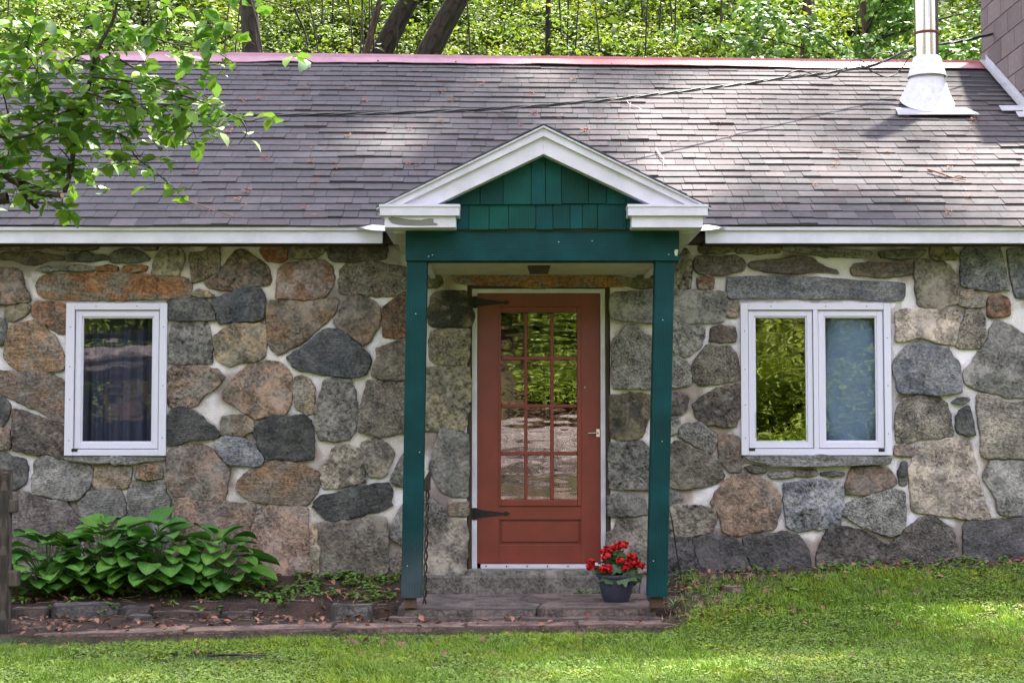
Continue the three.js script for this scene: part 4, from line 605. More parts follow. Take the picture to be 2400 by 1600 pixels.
// ---- gabled porch
{
  const po = holder('porch', cottage, 'dark green gabled porch with white trim');
  const teal = C(0.003, 0.054, 0.06), tealDark = C(0.006, 0.09, 0.085);
  const weather = (g, low, seed) => {   // paint worn back to grey timber in grainy patches near the foot
    const p = g.attributes.position, a = new Float32Array(p.count * 3);
    for (let i = 0; i < p.count; i++) { const x = p.getX(i), y = p.getY(i); const w = clamp(sstep(low, low - 0.5, y + 0.35 * (fbm(x * 40, y * 3, seed, 3) - 0.5))) * 0.62, n = 0.85 + 0.3 * fbm(x * 30, y * 4, seed + 3, 3); a[3 * i] = lerp(0.003, 0.09, w) * n; a[3 * i + 1] = lerp(0.054, 0.105, w) * n; a[3 * i + 2] = lerp(0.06, 0.125, w) * n; }
    g.setAttribute('color', new THREE.BufferAttribute(a, 3)); return g;
  };
  const post = (xt, xb, w, yb, low, seed) => {
    const n = 60, pos = [], idx = [], D = 0.135, z1 = 1.132, ch = 0.004, ring = [[-w / 2 + ch, z1], [w / 2 - ch, z1], [w / 2, z1 - ch], [w / 2, z1 - D + ch], [w / 2 - ch, z1 - D], [-w / 2 + ch, z1 - D], [-w / 2, z1 - D + ch], [-w / 2, z1 - ch]];
    for (let i = 0; i <= n; i++) { const t = i / n, y = lerp(yb, 2.299, t), x = lerp(xb, xt, t); for (const q of ring) pos.push(x + q[0], y, q[1]); }
    for (let i = 0; i < n; i++) for (let j = 0; j < 8; j++) { const a = i * 8 + j, b = i * 8 + (j + 1) % 8; idx.push(a, b, a + 8, b, b + 8, a + 8); }
    for (let j = 1; j < 7; j++) idx.push(0, j + 1, j);
    let g = new THREE.BufferGeometry(); g.setAttribute('position', new THREE.Float32BufferAttribute(pos, 3)); g.setIndex(idx); g = g.toNonIndexed(); g.computeVertexNormals(); return weather(metricUV(g), low, seed);
  };
  part('post', post(-0.634, -0.665, 0.135, 0.072, 0.55, 601), mat.teal, po, 'dark green porch post worn grey at its foot'); part('post', post(1.02, 0.96, 0.13, 0.078, -0.1, 602), mat.teal, po, 'dark green porch post behind the flower pot');
  part('pier_block', box(-0.715, 0.0, 1.01, -0.635, 0.072, 1.1, 0.006), M({ color: C(0.16, 0.09, 0.07), map: grainTex }), po); part('pier_block', box(0.915, 0.0, 1.01, 1.0, 0.078, 1.1, 0.006), M({ color: C(0.12, 0.065, 0.05), map: grainTex }), po);
  part('beam', paint(box(-0.71, 2.3, 1.0, 1.115, 2.502, 1.15, 0.004), teal), mat.tealBeam, po);
  part('beam', paint(box(-0.695, 2.32, 0.03, -0.6, 2.49, 1.0, 0.004), teal), mat.teal, po); part('beam', paint(box(1.005, 2.32, 0.03, 1.1, 2.49, 1.0, 0.004), teal), mat.teal, po);
  part('paint_chip', slab([[1.085, 2.335], [1.1, 2.332], [1.107, 2.372], [1.098, 2.376], [1.086, 2.374], [1.08, 2.362]], 1.151, 1.156, 0.001), mat.cream, po);
  part('ceiling', box(-0.6, 2.312, 0.03, 1.005, 2.326, 1.0, 0), mat.cream, po);
  for (const x of [-0.6, 0.965]) part('ceiling_trim', box(x, 2.285, 0.035, x + 0.04, 2.312, 0.99, 0.003), mat.white, po);
  part('ceiling_lamp', (() => { const g = hexa([[0.125, 2.262, 0.62], [0.25, 2.262, 0.62], [0.25, 2.262, 0.72], [0.125, 2.262, 0.72]], [[0.108, 2.311, 0.6], [0.267, 2.311, 0.6], [0.267, 2.311, 0.74], [0.108, 2.311, 0.74]]); return g; })(), mat.jamb, po);
  { const q = rng(641), nail = (x, y, z) => { const g = new THREE.CylinderGeometry(0.0035, 0.0035, 0.003, 7); g.rotateX(Math.PI / 2); g.translate(x, y, z); part('nail_head', g, q() < 0.5 ? mat.white : mat.galv, po); };
    for (let i = 0; i < 5; i++) nail(-0.66 + q() * 1.72, 2.32 + q() * 0.16, 1.1505); for (const y of [0.31, 1.08, 1.9]) { nail(lerp(-0.665, -0.634, y / 2.3) + (q() - 0.5) * 0.09, y + (q() - 0.5) * 0.1, 1.1325); nail(lerp(0.96, 1.02, y / 2.3) + (q() - 0.5) * 0.09, y + (q() - 0.5) * 0.1, 1.1325); } }
  // gable shingles
  const apex = [0.208, 3.03], slope = 0.5;
  const roofLine = x => apex[1] - Math.abs(x - apex[0]) * slope;
  const up = [-0.6, -0.475, -0.345, -0.212, -0.059, 0.128, 0.223, 0.33, 0.509, 0.63, 0.753, 0.88, 1.01], dn = [-0.52, -0.393, -0.287, -0.152, -0.022, 0.158, 0.272, 0.386, 0.469, 0.568, 0.762, 0.9];
  const r = rng(611);
  const gs = (pts, z, c) => part('gable_shingle', paint(slab(pts, z - 0.012, z + 0.004 * r(), 0.0015), c), mat.teal, po);
  const gc = () => { const k = 0.75 + 0.5 * r(); return C(0.003 * k, (0.055 + 0.018 * r()) * k, (0.053 + 0.016 * r()) * k); };
  for (let i = 0; i < up.length - 1; i++) {
    const a = up[i] + 0.0015, b = up[i + 1] - 0.0015, lo = 2.674 + (r() - 0.5) * 0.008, pts = [[a, lo], [b, lo]];
    if (roofLine(b) > lo + 0.005) pts.push([b, roofLine(b)]); if (a < apex[0] && b > apex[0]) pts.push(apex); if (roofLine(a) > lo + 0.005) pts.push([a, roofLine(a)]);
    if (pts.length > 2) gs(pts, 1.186, gc());
  }
  for (let i = 0; i < dn.length - 1; i++) { const a = dn[i] + 0.0015, b = dn[i + 1] - 0.0015, lo = 2.508 + (r() - 0.5) * 0.008; gs([[a, lo], [b, lo], [b, 2.7], [a, 2.7]], 1.172, gc()); }
  part('gable_sheathing', slab([[-0.7, 2.5], [1.11, 2.5], [1.11, 2.6], [apex[0], 3.04], [-0.7, 2.6]], 1.1, 1.155, 0), mat.jamb, po);
  // rake boards and roof edges, mirrored about the apex
  for (const s of [-1, 1]) {
    const X = v => apex[0] + s * v, sl = (p, z0, z1) => slab(s > 0 ? p : p.slice().reverse(), z0, z1, 0.002);
    part('rake_board', sl([[X(0), 3.112], [X(0.995), 2.652], [X(0.715), 2.652], [X(0), 2.992]], 1.19, 1.29), mat.white, po);
    part('rake_crown', sl([[X(0), 3.16], [X(1.06), 2.644], [X(0.96), 2.64], [X(0), 3.106]], 1.2, 1.315), mat.white, po);
    part('drip_edge', sl([[X(0), 3.176], [X(1.095), 2.63], [X(1.098), 2.618], [X(1.085), 2.622], [X(0), 3.16]], 1.19, 1.33), mat.lead, po);
    // roof slope back to the main roof
    const nS = 7; for (let k = 0; k < nS; k++) {
      const a = k / nS, b = (k + 1) / nS + 0.04, y = t => lerp(2.625, 3.18, t) + 0.006, x = t => X(lerp(1.1, 0, t));
      const q = (t, u, z) => [x(t), y(Math.min(t, 1)) + u, z];
      part('porch_shingle', paint(hexa([q(a, 0.002, 1.325), q(a, 0.002, -0.6), q(Math.min(b, 1), -0.002, -0.6), q(Math.min(b, 1), -0.002, 1.325)], [q(a, 0.012, 1.325), q(a, 0.012, -0.6), q(Math.min(b, 1), 0.003, -0.6), q(Math.min(b, 1), 0.003, 1.325)]), C(0.11, 0.105, 0.12)), mat.shingle, po);
    }
    part('porch_deck', hexa([[X(1.08), 2.6, 1.19], [X(1.08), 2.6, 0.1], [X(0), 3.15, -0.5], [X(0), 3.15, 1.19]], [[X(1.08), 2.622, 1.19], [X(1.08), 2.622, 0.1], [X(0), 3.172, -0.5], [X(0), 3.172, 1.19]]), mat.jamb, po);
    // boxed eave returns
    const rx = (a, b) => [Math.min(X(a), X(b)), Math.max(X(a), X(b))];
    const [a0, a1] = rx(0.552, 1.075), [b0, b1] = rx(0.577, 1.045);
    part('eave_return', box(a0, 2.577, 1.16, a1, 2.648, 1.34, 0.003), mat.white, po); part('eave_return', box(b0, 2.502, 1.12, b1, 2.577, 1.315, 0.003), mat.white, po, s < 0 ? 'lower return board with peeling paint' : undefined);
    part('eave_cap', box(a0 - 0.004, 2.634, 1.17, a1 + 0.004, 2.652, 1.346, 0.002), mat.white, po);
    const [c0, c1] = rx(0.93, 1.06); part('side_fascia', box(c0, 2.51, 0.25, c1, 2.6, 1.12, 0.003), mat.white, po);
    const [d0, d1] = rx(0.9, 1.0); part('side_soffit', hexa([[d0, 2.44, 0.3], [d1, 2.44, 0.3], [d1, 2.49, 1.1], [d0, 2.49, 1.1]], [[d0, 2.52, 0.3], [d1, 2.52, 0.3], [d1, 2.51, 1.1], [d0, 2.51, 1.1]]), mat.cream, po);
    // bright valley metal turned up where the roofs meet
    const f = [[1.02, 2.62, 0.36], [1.1, 2.59, 0.41], [1.2, 2.597, 0.4], [1.32, 2.625, 0.36]], pos = [];
    for (let i = 0; i < 3; i++) { const A = f[i], B = f[i + 1], a = [X(A[0]), A[1], A[2]], b = [X(B[0]), B[1], B[2]], c = [X(B[0]), B[1] + (i === 2 ? 0.006 : 0.045), B[2] - 0.05], d = [X(A[0]), A[1] + 0.045, A[2] - 0.05]; pos.push(...a, ...b, ...c, ...a, ...c, ...d); }
    const vg = new THREE.BufferGeometry(); vg.setAttribute('position', new THREE.Float32BufferAttribute(pos, 3)); vg.computeVertexNormals(); part('valley_flashing', metricUV(vg), M({ color: C(0.75, 0.77, 0.82), roughness: 0.35, metalness: 0.5, side: THREE.DoubleSide }), po);
  }
  // bare grey wood where the return's paint has flaked
  part('flaked_patch', slab([[-0.815, 2.56], [-0.79, 2.572], [-0.74, 2.566], [-0.68, 2.556], [-0.6, 2.552], [-0.545, 2.562], [-0.515, 2.56], [-0.515, 2.535], [-0.49, 2.53], [-0.49, 2.516], [-0.6, 2.512], [-0.7, 2.515], [-0.75, 2.52], [-0.79, 2.53]], 1.3135, 1.3165, 0.0008), M({ color: C(0.22, 0.22, 0.21), map: paintTex, roughness: 0.9 }), po);
}
// ---- block chimney and stovepipe on the roof
{
  const ch = holder('chimney', cottage, 'grey concrete block chimney streaked with soot');
  const x0 = 4.43, x1 = 5.1, z0 = -3.3, z1 = -1.86, r = rng(631); part('mortar_core', box(x0 + 0.006, 2.6, z0 + 0.006, x1 - 0.006, 5.53, z1 - 0.006, 0), M({ color: C(0.16, 0.13, 0.13), map: grainTex }), ch);
  const tint = (g) => { const p = g.attributes.position, a = new Float32Array(p.count * 3), b = 0.85 + 0.3 * r(), o = r() * 9; for (let i = 0; i < p.count; i++) { const k = b * (0.7 + 0.6 * fbm(p.getZ(i) * 14 + p.getX(i) * 14 + o, p.getY(i) * 1.2, 633, 3)); a.set([0.235 * k, 0.19 * k, 0.19 * k], 3 * i); } g.setAttribute('color', new THREE.BufferAttribute(a, 3)); return g; };
  for (let k = 0; k < 11; k++) {
    const y = 3.3 + k * 0.203, off = k % 2 ? 0.2 : 0;
    for (let z = z1 + off; z > z0 + 0.02; z -= 0.4) { const a = Math.max(z0, z - 0.4) + 0.004, b = Math.min(z1, z) - 0.004; if (b - a < 0.05) continue; part('block', tint(blockBox(x0, y + 0.004, a, x0 + 0.1, y + 0.199, b)), mat.block, ch); }
    for (let x = x0 + 0.1 - off * 0.5; x < x1 - 0.02; x += 0.4) { const a = Math.max(x0 + 0.104, x) + 0.004, b = Math.min(x1, x + 0.4) - 0.004; if (b - a < 0.05) continue; part('block', tint(blockBox(a, y + 0.004, z1 - 0.1, b, y + 0.199, z1 - 0.002)), mat.block, ch); }
  }
  const roofYat = z => EAVE_Y + (EAVE_Z - z) * TAN;
  const seg = 4; for (let i = 0; i < seg; i++) { const za = lerp(-3.1, z1, i / seg), zb = lerp(-3.1, z1, (i + 1) / seg) + 0.03, h = 0.075; part('step_flashing', hexa([[x0 - 0.012, roofYat(za) + 0.005, za], [x0 - 0.006, roofYat(za) + 0.005, za], [x0 - 0.006, roofYat(zb) + 0.005, zb], [x0 - 0.012, roofYat(zb) + 0.005, zb]], [[x0 - 0.012 + i * 0.001, roofYat(za) + h, za], [x0 - 0.006, roofYat(za) + h, za], [x0 - 0.006, roofYat(zb) + h, zb], [x0 - 0.012 + i * 0.001, roofYat(zb) + h, zb]]), mat.lead, ch);
    part('step_flashing', hexa([[x0 - 0.07, roofYat(za) + 0.018, za], [x0 - 0.012, roofYat(za) + 0.018, za], [x0 - 0.012, roofYat(zb) + 0.018, zb], [x0 - 0.07, roofYat(zb) + 0.018, zb]], [[x0 - 0.07, roofYat(za) + 0.024, za], [x0 - 0.012, roofYat(za) + 0.024, za], [x0 - 0.012, roofYat(zb) + 0.024, zb], [x0 - 0.07, roofYat(zb) + 0.024, zb]]), mat.galv, ch); }
  for (const [z, xa] of [[-1.84, 4.18], [-1.7, 4.28]]) part('apron_flashing', hexa([[xa, roofYat(z) + 0.02, z], [5.2, roofYat(z) + 0.02, z], [5.2, roofYat(z - 0.08) + 0.03, z - 0.08], [xa, roofYat(z - 0.08) + 0.03, z - 0.08]], [[xa, roofYat(z) + 0.028, z], [5.2, roofYat(z) + 0.028, z], [5.2, roofYat(z - 0.08) + 0.036, z - 0.08], [xa, roofYat(z - 0.08) + 0.036, z - 0.08]]), mat.lead, ch);
  const sp = holder('stovepipe', cottage, 'shiny steel stovepipe rising from a white cone flashing');
  const cx = 3.6, cz = -2.05, lat = (pts, n = 40) => { const g = new THREE.LatheGeometry(pts.map(p => new THREE.Vector2(p[0], p[1])), n); g.translate(cx, 0, cz); return g; };
  part('flue', lat([[0.101, 4.1], [0.103, 4.4], [0.103, 5.6], [0.098, 5.6], [0.098, 4.1]], 48), mat.steel, sp);
  part('pipe_band', lat([[0.103, 4.598], [0.108, 4.6], [0.108, 4.622], [0.103, 4.624]]), mat.rustband, sp);
  part('storm_collar', lat([[0.104, 4.41], [0.118, 4.4], [0.165, 4.235], [0.172, 4.232], [0.168, 4.228], [0.16, 4.23]]), M({ color: C(0.8, 0.8, 0.83), roughness: 0.4, map: grainTex }), sp);
  // cone skirt following the slope of the roof at its foot
  { const n = 48, m = 10, pos = [], idx = [], foot = (a) => { const rr = 0.232, x = Math.cos(a) * rr, z = Math.sin(a) * rr; return [x, roofYat(cz + z) + 0.02, z]; };
    for (let j = 0; j <= m; j++) for (let i = 0; i <= n; i++) { const a = i / n * Math.PI * 2, f = foot(a), t = j / m, q = Math.min(1, t * 1.02), b = Math.pow(t, 0.85); pos.push(cx + lerp(f[0], Math.cos(a) * 0.112, b), lerp(f[1], 4.33, q), cz + lerp(f[2], Math.sin(a) * 0.112, b)); }
    for (let j = 0; j < m; j++) for (let i = 0; i < n; i++) { const a = j * (n + 1) + i, b = a + n + 1; idx.push(a, b, a + 1, b, b + 1, a + 1); }
    const g = new THREE.BufferGeometry(); g.setAttribute('position', new THREE.Float32BufferAttribute(pos, 3)); g.setIndex(idx); g.computeVertexNormals(); part('cone_flashing', metricUV(g), M({ color: C(0.78, 0.78, 0.82), roughness: 0.45, map: grainTex, side: THREE.DoubleSide }), sp); }
  { const za = -1.74, zb = -1.93, P = (x, z, u) => [x, roofYat(z) + u, z]; part('base_flashing', hexa([P(3.27, za, 0.022), P(3.96, za, 0.024), P(3.9, zb, 0.006), P(3.3, zb, 0.006)], [P(3.27, za, 0.03), P(3.96, za, 0.034), P(3.9, zb, 0.01), P(3.3, zb, 0.01)]), mat.lead, sp); }
}
function blockBox(x0, y0, z0, x1, y1, z1) { return box(x0, y0, z0, x1, y1, z1, 0.006); }
// ---------------------------------------------------------------- leaves and trees
function leafGeo(L, W, fold = 0.25, droop = 0.2, tip = 1) {          // pointed oval leaf along +x, folded at the midrib
  const xs = [0, 0.22, 0.5, 0.78, 1], ws = [0.04, 0.8, 1, 0.62, 0.0], pos = [], idx = [];
  xs.forEach((t, i) => { const w = W / 2 * ws[i], y = -droop * L * t * t; pos.push(t * L, y + fold * w, -w, t * L, y, 0, t * L, y + fold * w, w); });
  for (let i = 0; i < 4; i++) { const a = i * 3; idx.push(a, a + 1, a + 3, a + 1, a + 4, a + 3, a + 1, a + 2, a + 4, a + 2, a + 5, a + 4); }
  const g = new THREE.BufferGeometry(); g.setAttribute('position', new THREE.Float32BufferAttribute(pos, 3)); g.setAttribute('uv', new THREE.Float32BufferAttribute(pos.filter((_, i) => i % 3 !== 1), 2)); g.setIndex(idx); g.computeVertexNormals(); return g;
}
function simpleLeaf(L, W) { const g = new THREE.BufferGeometry(); g.setAttribute('position', new THREE.Float32BufferAttribute([0, 0, 0, L * 0.45, 0.1 * W, -W / 2, L, -0.15 * L, 0, L * 0.45, 0.1 * W, W / 2], 3)); g.setIndex([0, 3, 1, 1, 3, 2]); g.setAttribute('uv', new THREE.Float32BufferAttribute([0, 0, 1, 0, 1, 1, 0, 1], 2)); g.computeVertexNormals(); return g; }
function clump(seed, n, R, L, W, flat = 0.6) {                         // a spray of leaves
  const r = rng(seed), list = [], base = simpleLeaf(L, W);
  for (let i = 0; i < n; i++) { let x, y, z; do { x = r() * 2 - 1; y = r() * 2 - 1; z = r() * 2 - 1; } while (x * x + y * y + z * z > 1); const s = 0.7 + 0.6 * r(); const g = base.clone(); g.applyMatrix4(place(x * R, y * R * flat, z * R, (r() - 0.5) * 1.3, r() * 6.28, (r() - 0.5) * 1.6 - 0.3, s)); list.push(g); }
  return merge(list);
}
const clumpFine = [1, 2, 3].map(k => clump(700 + k, 46, 0.34, 0.085, 0.055)), clumpCanopy = [1, 2].map(k => clump(720 + k, 60, 0.55, 0.13, 0.085)), clumpBig = [1, 2].map(k => clump(740 + k, 26, 0.36, 0.15, 0.1));
const leafBack = leafMat(0.15, 0.25, 0.03, 0.5, 0.8), leafMaple = leafMat(0.13, 0.26, 0.06, 0.5, 0.55), leafAcross = leafMat(0.21, 0.32, 0.04, 0.4, 0.8), leafShade = leafBack, leafFront = leafMat(0.1, 0.17, 0.03, 0.4, 0.8);
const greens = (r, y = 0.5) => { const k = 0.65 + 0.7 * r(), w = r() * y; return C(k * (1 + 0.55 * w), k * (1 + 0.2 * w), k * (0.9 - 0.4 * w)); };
function treeAt(name, label, group, base, top, rad, bm, crownList, lm, geos, seed, limbs = 5, heart = null) {
  const t = thing(name, label, 'tree', [0, 0, 0], group), r = rng(seed), b = V(...base), e = V(...top), pts = [];
  for (let i = 0; i <= 5; i++) { const p = b.clone().lerp(e, i / 5); p.x += (r() - 0.5) * 0.18 * (i > 0 && i < 5); p.z += (r() - 0.5) * 0.18; pts.push(p); }
  pts.unshift(b.clone().add(V(0, -0.5, 0)));
  const trunk = part('trunk', tube(pts, [rad * 1.35, rad * 1.05, rad, rad * 0.9, rad * 0.75, rad * 0.45], 12), bm, t);
  for (let i = 0; i < limbs; i++) { const s = b.clone().lerp(e, 0.35 + 0.6 * i / limbs), a = r() * 6.28, l = 1.5 + 2 * r(); part('limb', tube([s, s.clone().add(V(Math.cos(a) * l * 0.5, l * 0.3, Math.sin(a) * l * 0.5)), s.clone().add(V(Math.cos(a) * l, l * 0.75, Math.sin(a) * l))], [rad * 0.45, rad * 0.25, rad * 0.08], 6), bm, trunk); }
  if (heart) { const h = V(heart[0], heart[1], heart[2]); part('limb', tube([e.clone().lerp(b, 0.12), e.clone().lerp(h, 0.5).add(V(0, 0.5, 0)), h], [rad * 0.6, rad * 0.4, rad * 0.15], 7), bm, trunk); }
  if (crownList.length) { const cr = rng(seed + 1); geos.forEach((g, k) => { const sub = crownList.filter((_, i) => i % geos.length === k); if (sub.length) copies('crown', g, lm, sub, t, sub.map(() => greens(cr, 0.6))); }); }
  return t;
}
// Where the sun reaches the place in the photograph: share of light let through for a spot on the roof or the ground.
function openness(x, z, onRoof) {
  if (onRoof) {
    let o = sstep(-0.6, 1.1, x + 0.2 * z + 0.3 + 0.5 * (fbm(x * 0.8, z * 0.8, 801, 3) - 0.5)) * (0.8 + 0.26 * fbm(x * 1.1 + 4, z * 1.1, 807, 2));
    for (const [a, b, q] of [[-1.03, -1.19, 0.8], [-2.18, 0.05, 0.62], [-3.7, 0.05, 0.7], [-0.2, -2.7, 0.45]]) o = Math.max(o, 1.0 * sstep(q, q * 0.7, Math.hypot(x - a, z - b)));
    return o;
  }
  let o = 0.06;
  o = Math.max(o, 1.0 * sstep(1.15, 0.9, Math.hypot((x - 3.9) / 1.7, (z - 1.45) / 0.95)));
  o = Math.max(o, sstep(2.3, 3.1, z + 0.25 * x + 0.0) * 0.62 * sstep(0.35, 0.55, fbm(x * 1.2 + 5, z * 1.2, 803, 3) + 0.1));
  o = Math.max(o, 0.95 * sstep(0.6, 0.45, Math.abs(z - edgeZ(x) + 0.3)) * sstep(0.42, 0.5, fbm(x * 1.1 + 31, 2, 805, 2)) * (x < -0.2 && x > -2.9 ? 1 : 0));
  if (z > 4.8) o = Math.max(o, 0.6);
  return o;
}
function sunSpot(p) {                                                    // where the ray from p away from the sun lands
  const tg = (p.y + 0.13) / SUN.y; let x = p.x - SUN.x * tg, z = p.z - SUN.z * tg;
  const den = SUN.y + SUN.z * TAN, tr = (p.y - EAVE_Y - (EAVE_Z - p.z) * TAN) / den; const rx = p.x - SUN.x * tr, rz = p.z - SUN.z * tr;
  if (rz < EAVE_Z && rz > -3.2) return [rx, rz, true];
  return [x, z, false];
}
function crown(cx, cy, cz, rx, ry, rz, n, seed, s = 1, filter = true) {
  const r = rng(seed), out = [];
  for (let i = 0; i < n; i++) {
    let x, y, z; do { x = r() * 2 - 1; y = r() * 2 - 1; z = r() * 2 - 1; } while (x * x + y * y + z * z > 1);
    const lump = fbm(x * 2.5 + seed, z * 2.5 + y * 2, 811, 3); if (lump < 0.4) continue;
    const p = V(cx + x * rx, cy + y * ry, cz + z * rz);
    if (filter) { const [a, b, c] = sunSpot(p); if (r() < openness(a, b, c)) continue; }
    out.push(place(p.x, p.y, p.z, 0, r() * 6.28, 0, s * (0.8 + 0.5 * r())));
  }
  return out;
}
{
  const grp = 'trees on the slope behind the cottage';
  const spots = [  // px-free: base x, z, top x, height, z lean, radius, red bark, crown size, label
    [-3.74, -11.5, -4.2, 9, 0, 0.12, 0, 'upright dark trunk behind the ridge near the leafy branch'],
    [-2.2, -11.5, -0.2, 9, 0, 0.042, 1, 'slender leaning trunk beside the two dark leaning trunks'],
    [-2.02, -11.7, 1.9, 8, 0, 0.13, 0, 'dark leaning trunk, left one of the leaning pair'],
    [-1.35, -11.6, 2.9, 8, 0, 0.145, 0, 'dark trunk leaning steeply towards the middle of the ridge'],
    [0.53, -12.0, 0.6, 9, 0, 0.035, 0, 'thin pale trunk above the middle of the ridge'],
    [4.24, -11.4, 4.1, 9, 0, 0.065, 1, 'reddish upright trunk between the porch and the stovepipe'],
  ];
  const crowns = [[-1.6, 14, -5.6, 3.2, 2.4, 2.6], [1.2, 13, -2.6, 3.2, 2, 2.2], [2.2, 14.6, -5.4, 3.2, 2.4, 2.8], [4.6, 13.2, -1.6, 3, 2.2, 2.4], [5.4, 14.2, -4.4, 3.2, 2.4, 2.6], [7.4, 13.6, -2.6, 3, 2.4, 2.8]];
  spots.forEach(([bx, bz, tx, h, lz, rad, red, label], i) => {
    const by = groundY(bx, bz), c = crowns[i];
    treeAt('tree', label, grp, [bx, by, bz], [tx, by + h, bz + lz], rad, red ? mat.barkRed : mat.bark, crown(...c, [330, 430, 330, 430, 330, 430][i], 820 + i), leafShade, clumpCanopy, 830 + i, 5, c);
  });
  // trees to the side whose canopy shades the lawn
  [[10.5, -1.5, 8.6, 13.2, -0.4, 3.2, 2.4, 2.8], [9.8, -9.4, 9.4, 14.5, -5.2, 2.8, 2.4, 2.6]].forEach(([bx, bz, cx, cy, cz, rx, ry, rz], i) => treeAt('tree', i ? 'tall tree out of view behind the chimney end' : 'tall tree out of view beside the chimney end', grp, [bx, groundY(bx, bz), bz], [cx, cy, cz], 0.2, mat.bark, crown(cx, cy, cz, rx, ry, rz, 400, 850 + i), leafShade, clumpCanopy, 860 + i));
}
// undergrowth on the slope behind the ridge, one green mass
{
  const r = rng(871), lists = [[], [], []], cols = [[], [], []];
  for (let i = 0; i < 9500; i++) {
    const z = r() < 0.01 ? -10.5 - 1.5 * r() : -13.0 - 13 * r(), x = (r() * 2 - 1) * (0.36 * (12 - z) + 1.5), g = groundY(x, z), line = 1.17 + 0.2 * (12 - z);
    const y = Math.max(g + 0.1, line - 0.6 + r() * (0.085 * (12 - z) + 0.9)); if (y - g > 5) continue;
    const dens = fbm(x * 0.55 + 3, y * 0.7 + z * 0.3, 873, 3); if (dens < 0.33 && !(x > 1.5 && x < 4)) continue;
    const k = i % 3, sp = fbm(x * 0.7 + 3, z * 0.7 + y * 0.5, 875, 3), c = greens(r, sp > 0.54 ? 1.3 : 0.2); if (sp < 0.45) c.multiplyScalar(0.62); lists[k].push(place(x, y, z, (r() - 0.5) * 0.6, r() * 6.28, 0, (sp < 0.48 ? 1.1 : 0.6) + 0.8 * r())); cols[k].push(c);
  }
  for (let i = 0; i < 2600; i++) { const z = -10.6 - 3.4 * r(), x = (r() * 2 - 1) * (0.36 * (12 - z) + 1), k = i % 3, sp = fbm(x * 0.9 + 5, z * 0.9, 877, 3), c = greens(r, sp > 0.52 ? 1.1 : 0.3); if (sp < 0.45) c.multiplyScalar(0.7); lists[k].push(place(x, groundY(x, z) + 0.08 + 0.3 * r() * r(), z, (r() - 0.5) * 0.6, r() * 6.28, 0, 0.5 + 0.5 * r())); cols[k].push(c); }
  const u = new THREE.Group(); u.name = 'undergrowth'; u.userData = { label: 'sunlit green undergrowth and shrubs on the slope behind the roof', category: 'undergrowth', kind: 'stuff' }; scene.add(u);
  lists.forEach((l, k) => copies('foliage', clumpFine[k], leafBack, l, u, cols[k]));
  const st = []; for (let i = 0; i < 90; i++) { const z = -10.5 - 6 * r(), x = (r() * 2 - 1) * 0.36 * (12 - z), g = groundY(x, z), h = 2.5 + 1.5 * r(), lx = (r() - 0.5) * 1.2; st.push(tube([V(x, g - 0.1, z), V(x + lx * 0.3, g + h * 0.5, z), V(x + lx, g + h, z + (r() - 0.5) * 0.6)], [0.014, 0.011, 0.006], 5)); }
  part('stems', merge(st), mat.twig, u).userData.kind = 'stuff';
}
// young broad-leaved tree close behind the ridge
{
  const t = thing('young_maple', 'young tree with broad drooping leaves beside the stovepipe', 'tree'), r = rng(881), list = [[], []], cols = [[], []];
  const bx = 4.6, bz = -9.2, by = groundY(bx, bz); const trunk = part('trunk', tube([V(bx, by - 0.3, bz), V(bx + 0.1, by + 1.5, bz), V(bx - 0.1, by + 3.5, bz), V(bx, by + 6, bz)], [0.06, 0.05, 0.04, 0.02], 8), mat.barkRed, t);
  for (let i = 0; i < 26; i++) {
    const a = r() * 6.28, l = 1.2 + 1.9 * r(), y0 = 4.9 + 2.1 * r(), dx = Math.cos(a) * l * 1.15, dz = Math.sin(a) * l * 0.5, e = V(bx + dx, y0 + 0.35, bz + dz);
    part('branch', tube([V(bx, y0 - 0.3, bz), V(bx + dx * 0.5, y0 + 0.15, bz + dz * 0.5), e], [0.018, 0.012, 0.004], 5), mat.twig, trunk);
    for (let k = 0; k < 9; k++) { const f = 0.25 + 0.8 * k / 8, p = V(bx, y0 - 0.2, bz).lerp(e, f); const q = (i + k) % 2; list[q].push(place(p.x + (r() - 0.5) * 0.3, p.y + (r() - 0.5) * 0.16 - 0.05, p.z + (r() - 0.5) * 0.3, 0, r() * 6.28, 0, 0.55 + 0.3 * r())); cols[q].push(greens(r, 0.3)); }
  }
  list.forEach((l, k) => copies('crown', clumpBig[k], leafMaple, l, t, cols[k]));
}
// ---------------------------------------------------------------- across the clearing, mirrored in the panes: boulders, slope, trees
function boulder(name, label, cx, cy, cz, rx, ry, rz, seed, tone) {
  const g = new THREE.IcosahedronGeometry(1, 5), p = g.attributes.position, col = [];
  for (let i = 0; i < p.count; i++) { let x = p.getX(i), y = p.getY(i), z = p.getZ(i); const k = 1 + 0.5 * (fbm(x * 1.6 + seed, y * 1.6 + z * 1.3, seed, 4) - 0.5) + 0.1 * (fbm(x * 7, y * 7 + z * 6, seed + 2, 3) - 0.5); const e = v => Math.sign(v) * Math.pow(Math.abs(v), 0.8); p.setXYZ(i, e(x) * rx * k, e(y) * ry * k, e(z) * rz * k); const c = 0.7 + 0.6 * fbm(x * 4, y * 5 + z * 3, seed + 4, 4); col.push(tone[0] * c, tone[1] * c, tone[2] * c); }
  g.setAttribute('color', new THREE.Float32BufferAttribute(col, 3)); g.computeVertexNormals(); const t = thing(name, label, 'boulder', [cx, cy, cz]); part('rock', metricUV(g), mat.pave, t); return t;
}
boulder('boulder', 'broad pinkish boulder mirrored in the lower door panes', 1.5, 0.5, 26.5, 2.3, 0.95, 1.4, 905, [0.36, 0.29, 0.27]);
